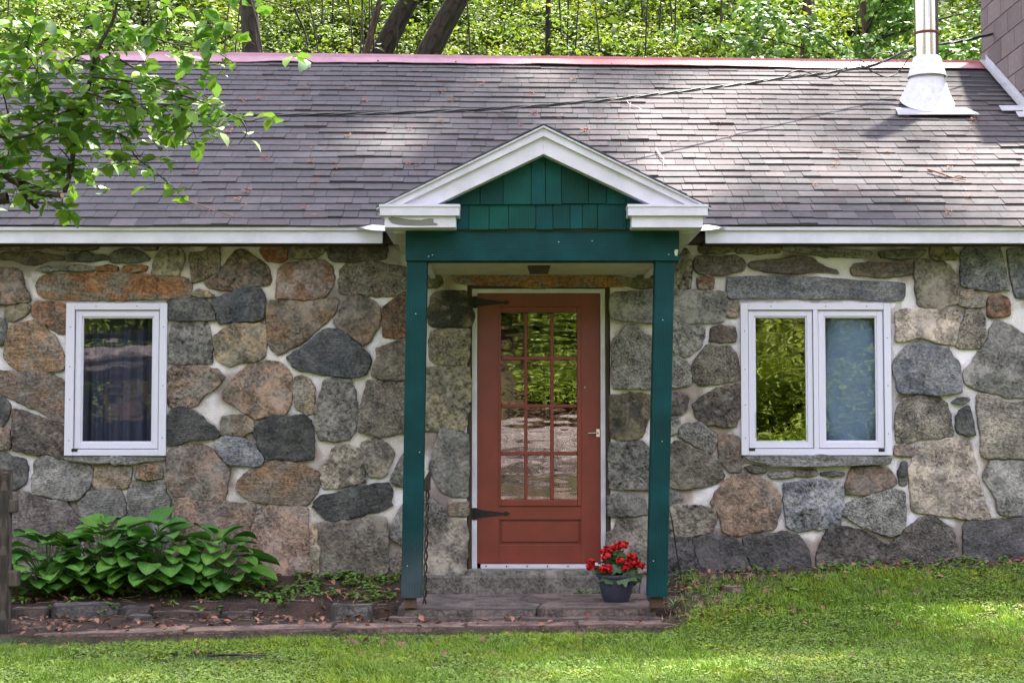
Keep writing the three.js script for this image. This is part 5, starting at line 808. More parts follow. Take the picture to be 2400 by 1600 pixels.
boulder('boulder', 'pale rock ledge mirrored in the dark casement window', -9.2, 3.0, 27.5, 3.2, 0.4, 1.2, 911, [0.4, 0.33, 0.33]);
{
  const u = new THREE.Group(); u.name = 'undergrowth_001'; u.userData = { label: 'green wooded slope across the clearing, mirrored in the glass', category: 'undergrowth', kind: 'stuff' }; scene.add(u);
  const r = rng(921), l = [[], []], c = [[], []];
  for (let i = 0; i < 12000; i++) { const z = 28.5 + 15 * r(), x = (r() * 2 - 1) * 20, g = groundY(x, z), y = g + 5 * r() * r() * r() + 0.15; if (fbm(x * 0.4, y * 0.5 + z * 0.2, 923, 3) < 0.42) continue; if (Math.abs(x - 1.5) < 2.6 && z < 29.5) continue; const k = i % 2; l[k].push(place(x, y, z, 0, r() * 6.28, 0, 1.1 + 0.9 * r())); c[k].push(greens(r, 0.9)); }
  l.forEach((q, k) => copies('foliage', clumpCanopy[k], leafAcross, q, u, c[k]));
  for (let i = 0; i < 8; i++) { const x = -20 + i * 5.6 + r() * 2, z = 31 + 6 * r(), y = groundY(x, z), h = 13 + 4 * r(); treeAt('tree', 'tall forest tree across the clearing, mirrored in the glass', 'trees across the clearing', [x, y, z], [x + (r() - 0.5) * 2, y + h, z], 0.2, mat.bark, crown(x, y + h - 2, z, 3.2, 3.4, 3, 150, 930 + i, 1.5, false), leafFront, clumpCanopy, 940 + i, 4); }
}

// woods closing the clearing on both sides, out of view
for (const sd of [-1, 1]) {
  const u = new THREE.Group(); u.name = numbered('side_woods'); u.userData = { label: sd < 0 ? 'green woods beyond the fence post side of the clearing' : 'green woods beyond the chimney side of the clearing', category: 'woods', kind: 'stuff' }; scene.add(u);
  const r = rng(960 + sd), l = [], c = []; for (let i = 0; i < 1500; i++) { const x = sd * (16 + 16 * r()), z = -14 + 44 * r(), g = groundY(x, z), y = g + 9 * r() * r(); if (fbm(x * 0.3, y * 0.4 + z * 0.3, 963, 3) < 0.4) continue; l.push(place(x, y, z, 0, r() * 6.28, 0, 1.5 + r())); c.push(greens(r, 0.7)); }
  copies('foliage', clumpCanopy[0], leafAcross, l, u, c);
}
// ---------------------------------------------------------------- leafy boughs reaching in over the roof
{
  const BR = [["main",4.0,[[-2.202,2.343],[-2.182,2.448],[-2.168,2.596],[-2.124,2.766],[-2.073,2.915],[-2.023,3.064],[-1.972,3.192],[-1.932,3.384]]],["limb",4.1,[[-2.613,2.557],[-2.508,2.453],[-2.424,2.39],[-2.33,2.345],[-2.257,2.317],[-2.17,2.303]]],["stub",4.1,[[-2.403,2.374],[-2.356,2.303],[-2.322,2.261]]],["stub",4.2,[[-2.54,2.598],[-2.397,2.585],[-2.303,2.612]]],["b",4.1,[[-2.048,2.893],[-1.871,2.872],[-1.662,2.819],[-1.454,2.746],[-1.329,2.694],[-1.245,2.668],[-1.163,2.7]]],["b",3.9,[[-2.048,3.076],[-1.919,3.001],[-1.79,2.936],[-1.662,2.893],[-1.534,2.84],[-1.405,2.786]]],["b",4.2,[[-2.051,2.798],[-1.928,2.757],[-1.784,2.726],[-1.641,2.747],[-1.537,2.701]]],["b",3.9,[[-1.996,3.206],[-1.836,3.152],[-1.664,3.087],[-1.493,3.066],[-1.386,3.001]]],["b",4.0,[[-2.164,2.596],[-2.038,2.66],[-1.912,2.617],[-1.847,2.512],[-1.763,2.448],[-1.703,2.393]]],["b",4.1,[[-2.097,2.746],[-2.242,2.704],[-2.366,2.641],[-2.448,2.578]]],["b",3.9,[[-1.997,3.217],[-2.135,3.195],[-2.305,3.13],[-2.453,3.066],[-2.581,3.044]]],["b",4.2,[[-2.447,3.12],[-2.342,3.016],[-2.259,2.954],[-2.156,2.933]]],["b",4.0,[[-2.569,2.957],[-2.493,2.808],[-2.489,2.596],[-2.497,2.448]]],["b",4.1,[[-1.814,3.356],[-1.667,3.23],[-1.52,3.166],[-1.374,3.124],[-1.248,3.04]]],["b",3.9,[[-1.604,3.412],[-1.282,3.325],[-1.111,3.282],[-0.94,3.217]]],["b",4.2,[[-2.306,3.329],[-2.282,3.141],[-2.321,2.995],[-2.278,2.871]]],["b",4.0,[[-2.182,2.448],[-2.289,2.533],[-2.394,2.554],[-2.477,2.512]]],["b",4.1,[[-2.141,2.578],[-2.22,2.641],[-2.264,2.746],[-2.327,2.809]]],["b",4.0,[[-2.124,2.766],[-2.041,2.872],[-1.893,2.808],[-1.787,2.723],[-1.702,2.66]]],["b",4.1,[[-1.063,3.23],[-1.009,3.082],[-1.04,2.998],[-0.967,2.956]]],["b",3.95,[[-1.694,2.851],[-1.586,2.69],[-1.734,2.648]]],["b",4.05,[[-2.01,3.052],[-2.156,3.009],[-2.28,2.904],[-2.384,2.861]]],["b",4.0,[[-1.345,2.713],[-1.303,2.639],[-1.344,2.575]]],["b",4.0,[[-2.202,2.364],[-2.183,2.49],[-2.247,2.575]]]];
  const t = thing('leafy_tree', 'near tree whose leafy boughs hang across the dark end of the roof', 'tree'), r = rng(1001);
  part('trunk', tube([V(-5.4, -0.4, 4.3), V(-5.3, 1.2, 4.2), V(-5.1, 2.6, 4.15), V(-4.7, 4.2, 4.1), V(-4.2, 6, 4.0)], [0.13, 0.11, 0.1, 0.08, 0.05], 12), mat.bark, t);
  part('bough', tube([V(-5.13, 2.15, 4.15), V(-3.6, 2.15, 4.12), V(-2.45, 2.3, 4.1)], [0.05, 0.04, 0.028], 9), mat.bark, t);
  part('bough', tube([V(-4.65, 4.3, 4.1), V(-2.6, 4.2, 4.05), V(-1.7, 3.35, 4.0)], [0.05, 0.03, 0.015], 8), mat.bark, t);
  const geos = [leafGeo(0.08, 0.058, 0.3, 0.25), leafGeo(0.07, 0.053, 0.15, 0.4), leafGeo(0.063, 0.049, 0.4, 0.1), leafGeo(0.088, 0.062, 0.2, 0.3)];
  const mats = [leafMat(0.16, 0.31, 0.05, 0.52, 0.6), leafMat(0.12, 0.26, 0.055, 0.48, 0.5), leafMat(0.22, 0.37, 0.045, 0.56, 0.6), leafMat(0.11, 0.21, 0.08, 0.4, 0.45)];
  const leaves = []; const leaf = (p, s = 1) => leaves.push([p.clone(), r() * 6.28, (r() - 0.62) * 1.5, (r() - 0.5) * 1.2, s * (0.75 + 0.5 * r())]);
  for (const [k, z, pts] of BR) {
    const P = pts.map((p, i) => V(p[0], p[1], z + 0.12 * (r() - 0.5) * (i > 0 ? 1 : 0))), thick = k === 'limb' ? [0.026, 0.024, 0.02, 0.014] : k === 'main' ? [0.012, 0.013, 0.012, 0.009, 0.006] : k === 'stub' ? [0.014, 0.011] : [0.006, 0.004, 0.0015];
    const b = part(k === 'stub' || k === 'limb' ? 'limb' : 'branch', tube(P, thick, 7), mat.twig, t);
    const cv = new THREE.CatmullRomCurve3(P, false, 'centripetal'), L = cv.getLength();
    if (k === 'limb' || k === 'stub') { for (let i = 0; i < 3; i++) { const g = new THREE.IcosahedronGeometry(0.011, 1); g.scale(1.7, 0.7, 0.6); const p = cv.getPointAt(0.4 + 0.2 * i); g.translate(p.x, p.y + 0.006, p.z + 0.011); part('lichen', g, mat.lichen, b); } const e = cv.getPointAt(1), d = cv.getTangentAt(1); const g = new THREE.CylinderGeometry(0.011, 0.012, 0.006, 10); g.applyQuaternion(new THREE.Quaternion().setFromUnitVectors(V(0, 1, 0), d)); g.translate(e.x, e.y, e.z); part('cut_end', g, mat.cutWood, b); if (k === 'stub') continue; }
    const n = Math.round(L / 0.029);
    for (let i = 1; i <= n; i++) {
      const f = i / n, p = cv.getPointAt(f); if (k === 'main' && f < 0.1) continue;
      const a = r() * 6.28, l = 0.05 + 0.17 * r(), q = p.clone().add(V(Math.cos(a) * l, -0.02 - 0.05 * r() + 0.4 * Math.sin(a) * l, Math.sin(a) * l));
      if (r() < (p.x > -1.35 ? 0.1 : p.x > -1.75 ? 0.6 : 0.95)) { part('twig', tube([p, p.clone().lerp(q, 0.5).add(V(0, 0.01, 0)), q], [0.002, 0.001], 4), mat.twig, b); const m = 2 + Math.floor(r() * 3); for (let j = 0; j < m; j++) leaf(p.clone().lerp(q, 0.45 + 0.55 * (j + 1) / m)); }
      if (r() < (p.x > -1.35 ? 0.1 : 0.5)) leaf(p);
    }
  }
  const M4 = ([p, a, b, c, s]) => place(p.x, p.y, p.z, c, a, b, s);
  leaves.sort((a, b) => b[4] - a[4]).slice(0, 300).forEach((q, i) => { const m = part('leaf', geos[i % 4], mats[(i * 7) % 4], t); m.applyMatrix4(M4(q)); });
  if (leaves.length > 300) copies('leaves', geos[0], mats[0], leaves.slice(300).map(M4), t, leaves.slice(300).map(() => greens(r, 0.5)));
  // the rest of the crown, overhead and out of view
  const cr = rng(1009), list = []; for (let i = 0; i < 200; i++) { const x = -3.6 + (cr() * 2 - 1) * 1.9, y = 5.4 + (cr() * 2 - 1) * 1.2, z = 4.0 + (cr() * 2 - 1) * 1.6; list.push(place(x, y, z, 0, cr() * 6.28, 0, 0.8)); }
  copies('crown', clumpFine[0], mats[1], list, t);
}
// ---------------------------------------------------------------- lawn
{
  const r = rng(1101);
  const blade = (x, z, h, w, a, lean) => { const c = Math.cos(a), s = Math.sin(a), lx = c * lean * h, lz = s * lean * h; return [[x - s * w, 0, z + c * w], [x + s * w, 0, z - c * w], [x + lx * 0.4 - s * w * 0.7, h * 0.6, z + lz * 0.4 + c * w * 0.7], [x + lx * 0.4 + s * w * 0.7, h * 0.6, z + lz * 0.4 - c * w * 0.7], [x + lx, h, z + lz]]; };
  const tuft = (seed, n, h0, R, w) => { const q = rng(seed), pos = [], idx = []; for (let i = 0; i < n; i++) { const b = blade((q() - 0.5) * R, (q() - 0.5) * R, h0 * (0.5 + 0.7 * q()), w * (0.7 + 0.5 * q()), q() * 6.28, 0.25 + 0.7 * q()), o = pos.length / 3; for (const p of b) pos.push(...p); idx.push(o, o + 1, o + 2, o + 1, o + 3, o + 2, o + 2, o + 3, o + 4); } const g = new THREE.BufferGeometry(); g.setAttribute('position', new THREE.Float32BufferAttribute(pos, 3)); g.setIndex(idx); g.computeVertexNormals(); return g; };
  const cover = (seed, n, R) => { const q = rng(seed), list = []; for (let i = 0; i < n; i++) { const g = new THREE.CircleGeometry(0.0045 + 0.004 * q(), 6); g.applyMatrix4(place((q() - 0.5) * R, 0.006 + 0.02 * q(), (q() - 0.5) * R, -1.57 + (q() - 0.5) * 1.3, q() * 6.28, (q() - 0.5) * 0.8)); list.push(g); } return merge(list); };
  const tufts = [tuft(1, 10, 0.032, 0.05, 0.0024), tuft(2, 10, 0.042, 0.055, 0.0024)], covers = [cover(3, 14, 0.06), cover(4, 14, 0.06)], dryT = tuft(5, 10, 0.05, 0.07, 0.0018);
  const L = [[], [], [], [], []], K = [[], [], [], [], []];
  const dens = (x, z) => {
    if (z < 0.03) return 0;
    const lawn = z > edgeZ(x) + 0.02 ? 1 : 0; let d = lawn;
    if (x > 1.0) { const m = sstep(0.2, 0.8, z - 0.15 * (fbm(x * 2, 3, 1103, 2) - 0.5)) * sstep(1.05, 1.7, x + 0.5 * (fbm(x * 3, z * 3, 1105, 2) - 0.5)); d = Math.max(m, lawn * sstep(1.2, 1.6, z)); }
    if (x < -0.4 && z > 2.0) d *= 1 - 0.9 * sstep(0.34, 0.2, Math.hypot((x + 1.75) * 0.6, z - 2.55)) ;
    if (x < -2.3) d *= lerp(0.45, 1, sstep(2.1, 2.6, z));
    if (x < -0.5) d *= 1 - 0.7 * sstep(0.3, 0.15, Math.hypot((x + 0.75) * 0.7, z - 1.95));
    return d;
  };
  const N = 125000;
  for (let i = 0; i < N; i++) {
    const near = i < N * 0.86, x = near ? -4.2 + 8.7 * r() : (r() * 2 - 1) * 8, z = near ? 0.05 + 3.9 * r() : 3.4 + 5.5 * r(), d = dens(x, z) * clamp(0.1 + 1.0 * fbm(x * 2.2, z * 2.2, 1107, 3) + 0.9 * (fbm(x * 9, z * 9, 1108, 3) - 0.5)) * 1.25; if (r() > d) continue;
    const y = groundY(x, z) - 0.003, cov = fbm(x * 1.3 + 7, z * 1.3, 1109, 3) + (x < -1 ? 0.1 : 0) + (z > 2.6 ? 0.06 : 0), k = r() < 0.14 + sstep(0.42, 0.66, cov) * 0.5 ? 2 + i % 2 : i % 2;
    L[k].push(place(x, y, z, 0, r() * 6.28, 0, (0.6 + 0.75 * r() * (0.6 + fbm(x * 4, z * 4, 1117, 2))) * lerp(0.45, 1, sstep(0.02, 0.3, x < 1.1 ? z - edgeZ(x) : 1)))); K[k].push(greens(r, 0.7 + 0.9 * sstep(0.5, 0.7, fbm(x * 3, z * 3, 1111, 2))));
  }
  for (let i = 0; i < 3200; i++) { const x = -4 + 8 * r(), z = 0.1 + 3.4 * r(), n = fbm(x * 2 + 9, z * 2, 1113, 3); const rt = x > 1.0 && x < 1.9 && z > 0.25 && z < 1.3; if (!(rt || (dens(x, z) > 0.2 && n > 0.56))) continue; L[4].push(place(x, groundY(x, z), z, (r() - 0.5) * 0.8, r() * 6.28, 0, rt ? 0.85 : 0.8)); const q = 0.7 + 0.6 * r(); K[4].push(C(q, q, q)); }
  const g = new THREE.Group(); g.name = 'grass'; g.userData = { label: 'short green grass and clover of the lawn before the cottage', category: 'grass', kind: 'stuff' }; scene.add(g);
  const gm = leafMat(0.16, 0.3, 0.03, 0.35, 0.7), cm = leafMat(0.16, 0.27, 0.045, 0.35, 0.7);
  tufts.forEach((q, k) => copies('grass_blades', q, gm, L[k], g, K[k])); covers.forEach((q, k) => copies('clover_leaves', q, cm, L[k + 2], g, K[k + 2]));
  copies('dry_grass', dryT, M({ color: C(0.34, 0.25, 0.15), side: THREE.DoubleSide }), L[4], g, K[4]);
  // dead leaves and bits of stem
  const lit = new THREE.Group(); lit.name = 'leaf_litter'; lit.userData = { label: 'brown dead leaves and stems strewn over soil and bed', category: 'litter', kind: 'stuff' }; scene.add(lit);
  const dl = leafGeo(0.045, 0.028, 0.9, -0.3), A = [], B = [], S = [], SC = []; const stem = new THREE.CylinderGeometry(0.0014, 0.001, 0.12, 5); stem.rotateZ(1.57);
  for (let i = 0; i < 5200; i++) {
    const x = -4 + 8.2 * r(), z = 0.05 + 2.6 * r(), bed = x < -0.72 && z < edgeZ(x) - 0.2, strip = x < 1 && z > 0.95 && z < edgeZ(x), rightDirt = x > 0.98 && x < 2.1 && z < 1.4, wall = x > 1 && z < 0.4; const p = bed ? (x > -1.9 || x < -2.6 ? 0.9 : 0.6) : rightDirt ? 0.7 : wall ? 0.8 : strip ? 0.25 : fbm(x * 1.5 + 2, z * 1.5, 1123, 2) > 0.55 ? 0.22 : 0.05;
    if (r() > p * (0.3 + 1.2 * fbm(x * 3, z * 3, 1121, 3))) continue; if (x > -0.75 && x < 0.94 && z < 1.08) continue;
    const y = groundY(x, z) + 0.006; if (r() < 0.62) { A.push(place(x, y + 0.01 * r(), z, (r() - 0.5) * 1.2, r() * 6.28, (r() - 0.5) * 1.2, 0.5 + 0.8 * r())); const k = 0.6 + 0.8 * r(); B.push(C(k * (1 + 0.2 * r()), k, k)); } else { S.push(place(x, y + 0.004, z, 0, r() * 6.28, (r() - 0.5) * 0.3, 0.5 + 0.9 * r(), 1, 1)); const k = 0.5 + r(); SC.push(C(k, k, k)); }
  }
  copies('dead_leaves', dl, M({ color: C(0.24, 0.13, 0.085), side: THREE.DoubleSide }), A, lit, B); copies('stems', stem, M({ color: C(0.32, 0.24, 0.17) }), S, lit, SC);
  // low weeds in the bed and along the wall foot
  const w = new THREE.Group(); w.name = 'weeds'; w.userData = { label: 'small ferny weeds and violets along the wall foot', category: 'weeds', kind: 'stuff' }; scene.add(w);
  const wl = [[], []], wc = [[], []], weed = [clump(1131, 16, 0.05, 0.032, 0.02), clump(1132, 10, 0.045, 0.045, 0.028)];
  for (let i = 0; i < 1500; i++) { const x = -3.6 + 7.6 * r(), z = 0.05 + 0.85 * r(); const a = x > -2.15 && x < -0.78 ? 0.75 * (z < 0.7 ? 1 : 0.2) : x <= -2.15 ? 0.25 : x > 1.0 ? (z < 0.28 ? 0.28 : 0.05) : 0; if (r() > a * (0.2 + 1.2 * fbm(x * 4, z * 4, 1133, 2))) continue; const k = i % 2; wl[k].push(place(x, groundY(x, z) + 0.03, z, 0, r() * 6.28, 0, 0.7 + 0.8 * r(), 0.9)); wc[k].push(greens(r, 0.5)); }
  for (const [x, z] of [[0.55, 0.14], [0.62, 0.15], [0.7, 0.14], [0.8, 0.14], [0.86, 0.15], [0.48, 0.14], [-0.62, 0.13]]) { wl[0].push(place(x, 0.02, z, 0, r() * 6, 0, 0.7)); wc[0].push(greens(r, 0.4)); }
  weed.forEach((q, k) => copies('weed_leaves', q, leafMat(0.12, 0.23, 0.04, 0.35, 0.6), wl[k], w, wc[k]));
}
// ---------------------------------------------------------------- hostas under the casement window
function hostaLeaf(L, W, arch, cup, seed) {
  const n = 12, m = 8, pos = [], idx = [], uv = [];
  for (let i = 0; i <= n; i++) { const t = i / n, w = W / 2 * Math.pow(Math.max(0, Math.sin(Math.PI * Math.pow(t, 0.8))), 0.62); for (let j = 0; j <= m; j++) { const u = j / m * 2 - 1; pos.push(t * L * (1 - 0.18 * arch * t), 0.32 * L * arch * (t - 1.5 * t * t) + cup * w * u * u + 0.0045 * Math.cos(u * 19) * Math.sin(Math.PI * t), u * w); uv.push(t, (u + 1) / 2); } }
  for (let i = 0; i < n; i++) for (let j = 0; j < m; j++) { const a = i * (m + 1) + j, b = a + m + 1; idx.push(a, a + 1, b, b, a + 1, b + 1); }
  const g = new THREE.BufferGeometry(); g.setAttribute('position', new THREE.Float32BufferAttribute(pos, 3)); g.setAttribute('uv', new THREE.Float32BufferAttribute(uv, 2)); g.setIndex(idx); g.computeVertexNormals(); return g;
}
const ribTex = tex(128, (u, v) => { const a = Math.abs(v - 0.5), q = 0.5 + 0.5 * Math.cos(v * 6.283 * 9); const d = 0.72 + 0.2 * q + (a < 0.02 ? 0.25 : 0) + 0.3 * (fbm(u * 4, v * 4, 1207, 4, 4) - 0.5); return [d * (1 + 0.25 * (fbm(u * 3, v * 3, 1209, 3, 3) - 0.5)), d, d * 0.9]; }, 1);
{
  const geos = [hostaLeaf(0.22, 0.17, 0.7, 0.25, 1), hostaLeaf(0.2, 0.16, 1.0, 0.1, 2), hostaLeaf(0.25, 0.175, 0.5, 0.3, 3), hostaLeaf(0.19, 0.14, 0.9, 0.2, 4)];
  const hm = [leafMat(0.11, 0.3, 0.045, 0.3, 0.5), leafMat(0.15, 0.37, 0.05, 0.35, 0.5), leafMat(0.08, 0.24, 0.045, 0.25, 0.45)], stemM = leafMat(0.1, 0.19, 0.05, 0.1, 0.6), r = rng(1201); for (const m of hm) m.map = ribTex;
  for (const [x, z, n, H, R, label] of [[-3.25, 0.5, 50, 0.34, 0.34, 'hosta clump beside the grey fence post'], [-2.88, 0.42, 56, 0.4, 0.34, 'hosta clump under the casement window, second from the fence post'], [-2.5, 0.45, 56, 0.4, 0.36, 'hosta clump under the edge of the casement window, second from the weeds'], [-2.06, 0.42, 36, 0.36, 0.25, 'hosta clump nearest the weeds and the porch']]) {
    const y = groundY(x, z) - 0.01, h = thing('hosta', label, 'plant', [x, y, z], 'hostas along the wall');
    const skirt = Math.round(n * 0.35);
    for (let i = 0; i < n + skirt; i++) {
      const low = i >= n, a = low ? 0.2 + 2.74 * r() : i * 2.4 + r() * 0.6, q = low ? 0.75 + 0.25 * r() : Math.sqrt((i + 0.5) / n), rr = R * q * (0.7 + 0.3 * r()), hh = low ? 0.05 + 0.13 * r() : H * (1.0 - 0.72 * q * q) * (0.85 + 0.25 * r()) + 0.05, b = V(Math.cos(a) * rr, hh, Math.sin(a) * rr * 0.8);
      if (z + b.z < 0.14) b.z = 0.14 - z;
      const lf = part('leaf', geos[i % 4], hm[Math.floor(r() * 3)], h); lf.position.copy(b); lf.rotation.set((r() - 0.5) * 0.6, -a + (r() - 0.5) * 0.5, 0.55 - 0.75 * q + (r() - 0.5) * 0.4, 'YXZ'); lf.scale.setScalar(0.7 + 0.4 * r());
      part('stalk', tube([V(Math.cos(a) * 0.02, 0, Math.sin(a) * 0.02), V(b.x * 0.45, b.y * 0.6, b.z * 0.45), b], [0.005, 0.004, 0.003], 5), stemM, h);
    }
  }
}
// ---------------------------------------------------------------- pot of red begonias
{
  const px = 0.716, pz = 0.68, p = thing('flower_pot', 'dark blue pot of red begonias on the porch slab', 'potted plant', [px, 0.003, pz]), r = rng(1301); p.scale.setScalar(1.1);
  const lat = q => new THREE.LatheGeometry(q.map(v => new THREE.Vector2(v[0], v[1])), 40);
  const pot = part('pot', lat([[0, 0], [0.07, 0], [0.076, 0.004], [0.09, 0.035], [0.101, 0.075], [0.108, 0.115], [0.112, 0.158], [0.106, 0.158], [0.1, 0.12], [0.09, 0.1], [0, 0.1]]), mat.pot, p);
  part('rim', lat([[0.108, 0.15], [0.121, 0.15], [0.124, 0.153], [0.124, 0.167], [0.121, 0.17], [0.109, 0.17], [0.107, 0.166]]), mat.pot, pot);
  part('soil', lat([[0, 0.15], [0.106, 0.148]]), M({ color: C(0.03, 0.02, 0.015) }), pot);
  const lg = [0, 1, 2].map(k => { const q = rng(1310 + k), n = 14, pos = [0, 0, 0], idx = []; for (let i = 0; i < n; i++) { const a = i / n * 6.283, s = (0.8 + 0.25 * Math.sin(a * 5) + 0.2 * q()) * (a > 2.6 && a < 3.7 ? 0.55 : 1); pos.push(Math.cos(a) * 0.045 * s, -0.008 * s + 0.006 * Math.sin(a * 7), Math.sin(a) * 0.036 * s); idx.push(0, 1 + (i + 1) % n, 1 + i); } const g = new THREE.BufferGeometry(); g.setAttribute('position', new THREE.Float32BufferAttribute(pos, 3)); g.setIndex(idx); g.computeVertexNormals(); return g; });
  const lm = [leafMat(0.05, 0.11, 0.04, 0.2, 0.5), leafMat(0.09, 0.16, 0.07, 0.2, 0.5)];
  for (let i = 0; i < 46; i++) { const a = r() * 6.28, q = Math.sqrt(r()), x = Math.cos(a) * q * 0.135, z = Math.sin(a) * q * 0.12, y = 0.165 + 0.16 * (1 - q * q) * r() + 0.02 * r() - 0.03 * (q > 0.85 ? 1 : 0); const m = part('leaf', lg[i % 3], lm[i % 2], p); m.position.set(x, y, z); m.rotation.set(q * 0.9 * Math.sin(a) + (r() - 0.5) * 0.9 + (z > 0 ? 0.5 : 0), r() * 6.28, -q * 0.8 * Math.cos(a) + (r() - 0.5) * 0.7); m.scale.setScalar(0.8 + 0.6 * r()); part('stalk', tube([V(x * 0.2, 0.14, z * 0.2), V(x * 0.7, y * 0.9, z * 0.7), V(x, y, z)], [0.003, 0.002], 5), lm[0], p); }
  const petal = (() => { const g = new THREE.SphereGeometry(0.0125, 7, 5, 0, 6.283, 0, 1.5); g.scale(1, 0.35, 1.15); return g; })();
  const bloom = s => { const q = rng(s), l = []; for (let i = 0; i < 26; i++) { let x, y, z; do { x = q() * 2 - 1; y = q() * 2 - 1; z = q() * 2 - 1; } while (x * x + y * y + z * z > 1); const g = petal.clone(); g.applyMatrix4(place(x * 0.03, y * 0.02, z * 0.028, (q() - 0.5) * 2.4, q() * 6.28, (q() - 0.5) * 2.4, 0.7 + 0.5 * q())); l.push(g); } return merge(l); };
  const bg = [bloom(1), bloom(2), bloom(3)], red = [leafMat(0.62, 0.012, 0.01, 0.25, 0.5), leafMat(0.5, 0.01, 0.018, 0.25, 0.5)];
  [[-0.085, 0.315, 0.03], [-0.045, 0.325, 0.05], [0.02, 0.35, 0.02], [0.05, 0.355, 0.0], [0.0, 0.33, -0.04], [-0.155, 0.245, 0.04], [-0.09, 0.212, 0.1], [-0.06, 0.216, 0.11], [0.015, 0.262, 0.09], [0.062, 0.252, 0.09], [0.09, 0.285, 0.05], [0.115, 0.27, 0.04], [0.115, 0.24, 0.07], [0.15, 0.225, 0.05], [-0.07, 0.285, 0.06], [0.06, 0.225, 0.1], [-0.16, 0.215, 0.03]].forEach(([x, y, z], i) => { const m = part('flower', bg[i % 3], red[i % 2], p); m.position.set(x, y, z); m.rotation.y = i; m.scale.setScalar(0.85 + 0.3 * r()); part('stalk', tube([V(x * 0.2, 0.16, z * 0.2), V(x * 0.8, y * 0.8, z * 0.7), V(x, y - 0.01, z)], [0.003, 0.002], 5), lm[1], p); });
  part('care_tag', box(-0.135, 0.228, 0.07, -0.118, 0.246, 0.0715, 0), mat.white, p);
}
// ---------------------------------------------------------------- smaller things
// twisted service cable over the roof
{
  const P = [[-3.491, 3.174, 1.621], [-3.306, 3.2, 1.515], [-2.578, 3.287, 1.099], [-1.616, 3.396, 0.55], [-0.808, 3.502, 0.088], [-0.161, 3.603, -0.281], [0.327, 3.692, -0.56], [0.856, 3.8, -0.861], [1.407, 3.928, -1.176], [1.986, 4.065, -1.507], [2.265, 4.136, -1.666], [2.67, 4.23, -1.897], [2.898, 4.292, -2.028], [3.174, 4.369, -2.185], [3.42, 4.479, -2.25], [3.62, 4.55, -2.2], [3.904, 4.634, -2.5], [4.43, 4.815, -2.897]].map(p => V(...p));
  P.unshift(V(-9, 3.9, 4.8), V(-5.2, 3.1, 2.62));
  const cv = new THREE.CatmullRomCurve3(P, false, 'centripetal'), c = thing('service_cable', 'twisted black overhead cable running across the roof to the chimney', 'cable');
  for (let k = 0; k < 3; k++) { const q = []; for (let i = 0; i <= 260; i++) { const t = i / 260, p = cv.getPointAt(t), a = t * 150 + k * 2.094; q.push(p.add(V(0, Math.sin(a) * 0.008, Math.cos(a) * 0.008))); } part('strand', new THREE.TubeGeometry(new THREE.CatmullRomCurve3(q), 420, k ? 0.0068 : 0.0055, 6), k ? mat.cable : mat.cable2, c); }
  const loop = [[2.265, 4.136, -1.666], [2.426, 4.225, -1.758], [2.547, 4.215, -1.827], [2.669, 4.186, -1.897], [2.793, 4.231, -1.968], [2.898, 4.311, -2.028], [3.004, 4.355, -2.088], [3.173, 4.301, -2.185], [3.302, 4.279, -2.258], [3.433, 4.353, -2.333], [3.5, 4.45, -2.3]].map(p => V(...p));
  part('loose_strand', new THREE.TubeGeometry(new THREE.CatmullRomCurve3(loop), 80, 0.006, 6), mat.cable, c);
  part('loose_strand', new THREE.TubeGeometry(new THREE.CatmullRomCurve3([V(2.898, 4.33, -2.028), V(3.0, 4.4, -2.08), V(3.12, 4.35, -2.12), V(3.16, 4.44, -2.18), V(3.3, 4.5, -2.26), V(3.48, 4.47, -2.3)]), 60, 0.005, 6), mat.cable, c);
}
// edging stones of the planting bed
{
  const E = [[[-3.36, 0.86], [-3.12, 0.85], [-3.11, 0.98], [-3.36, 0.98], -0.01, 'square grey edging stone beside the fence post', [0.13, 0.1, 0.085]], [[-3.1, 0.82], [-2.7, 0.74], [-2.64, 0.86], [-3.08, 0.98], 0.008, 'long flat slate edging stone under the hostas', [0.15, 0.135, 0.13]], [[-2.63, 0.8], [-2.43, 0.78], [-2.44, 0.9], [-2.64, 0.9], -0.012, 'short dark edging stone beside the long slate', [0.12, 0.1, 0.095]], [[-2.38, 0.9], [-2.0, 0.82], [-1.96, 0.94], [-2.4, 1.0], -0.035, 'brown lens shaped edging stone half buried in soil', [0.16, 0.11, 0.09]], [[-2.55, 1.05], [-2.4, 1.02], [-2.38, 1.1], [-2.54, 1.14], -0.045, 'small grey stone lying in the dirt strip', [0.17, 0.15, 0.14]], [[-1.95, 0.85], [-1.75, 0.84], [-1.73, 0.95], [-1.94, 0.96], -0.04, 'low brown edging stone beside dead leaves', [0.15, 0.11, 0.1]], [[-1.215, 0.85], [-0.95, 0.86], [-0.93, 0.97], [-1.21, 0.98], 0.012, 'grey block edging stone near the worn porch post', [0.2, 0.18, 0.17]], [[1.42, 0.75], [1.54, 0.74], [1.56, 0.84], [1.43, 0.85], 0.12, 'rounded tan stone lying in dry grass past the porch', [0.27, 0.2, 0.16]]];
  E.forEach((e, i) => { const t = thing('edging_stone', e[5], 'stone', [0, 0, 0], i < 7 ? 'edging stones of the planting bed' : undefined); part('rock', flatStone(e.slice(0, 4), -0.14, e[4], 1401 + i, e[6], 0.012), i === 1 ? mat.f : mat.pave, t); });
}
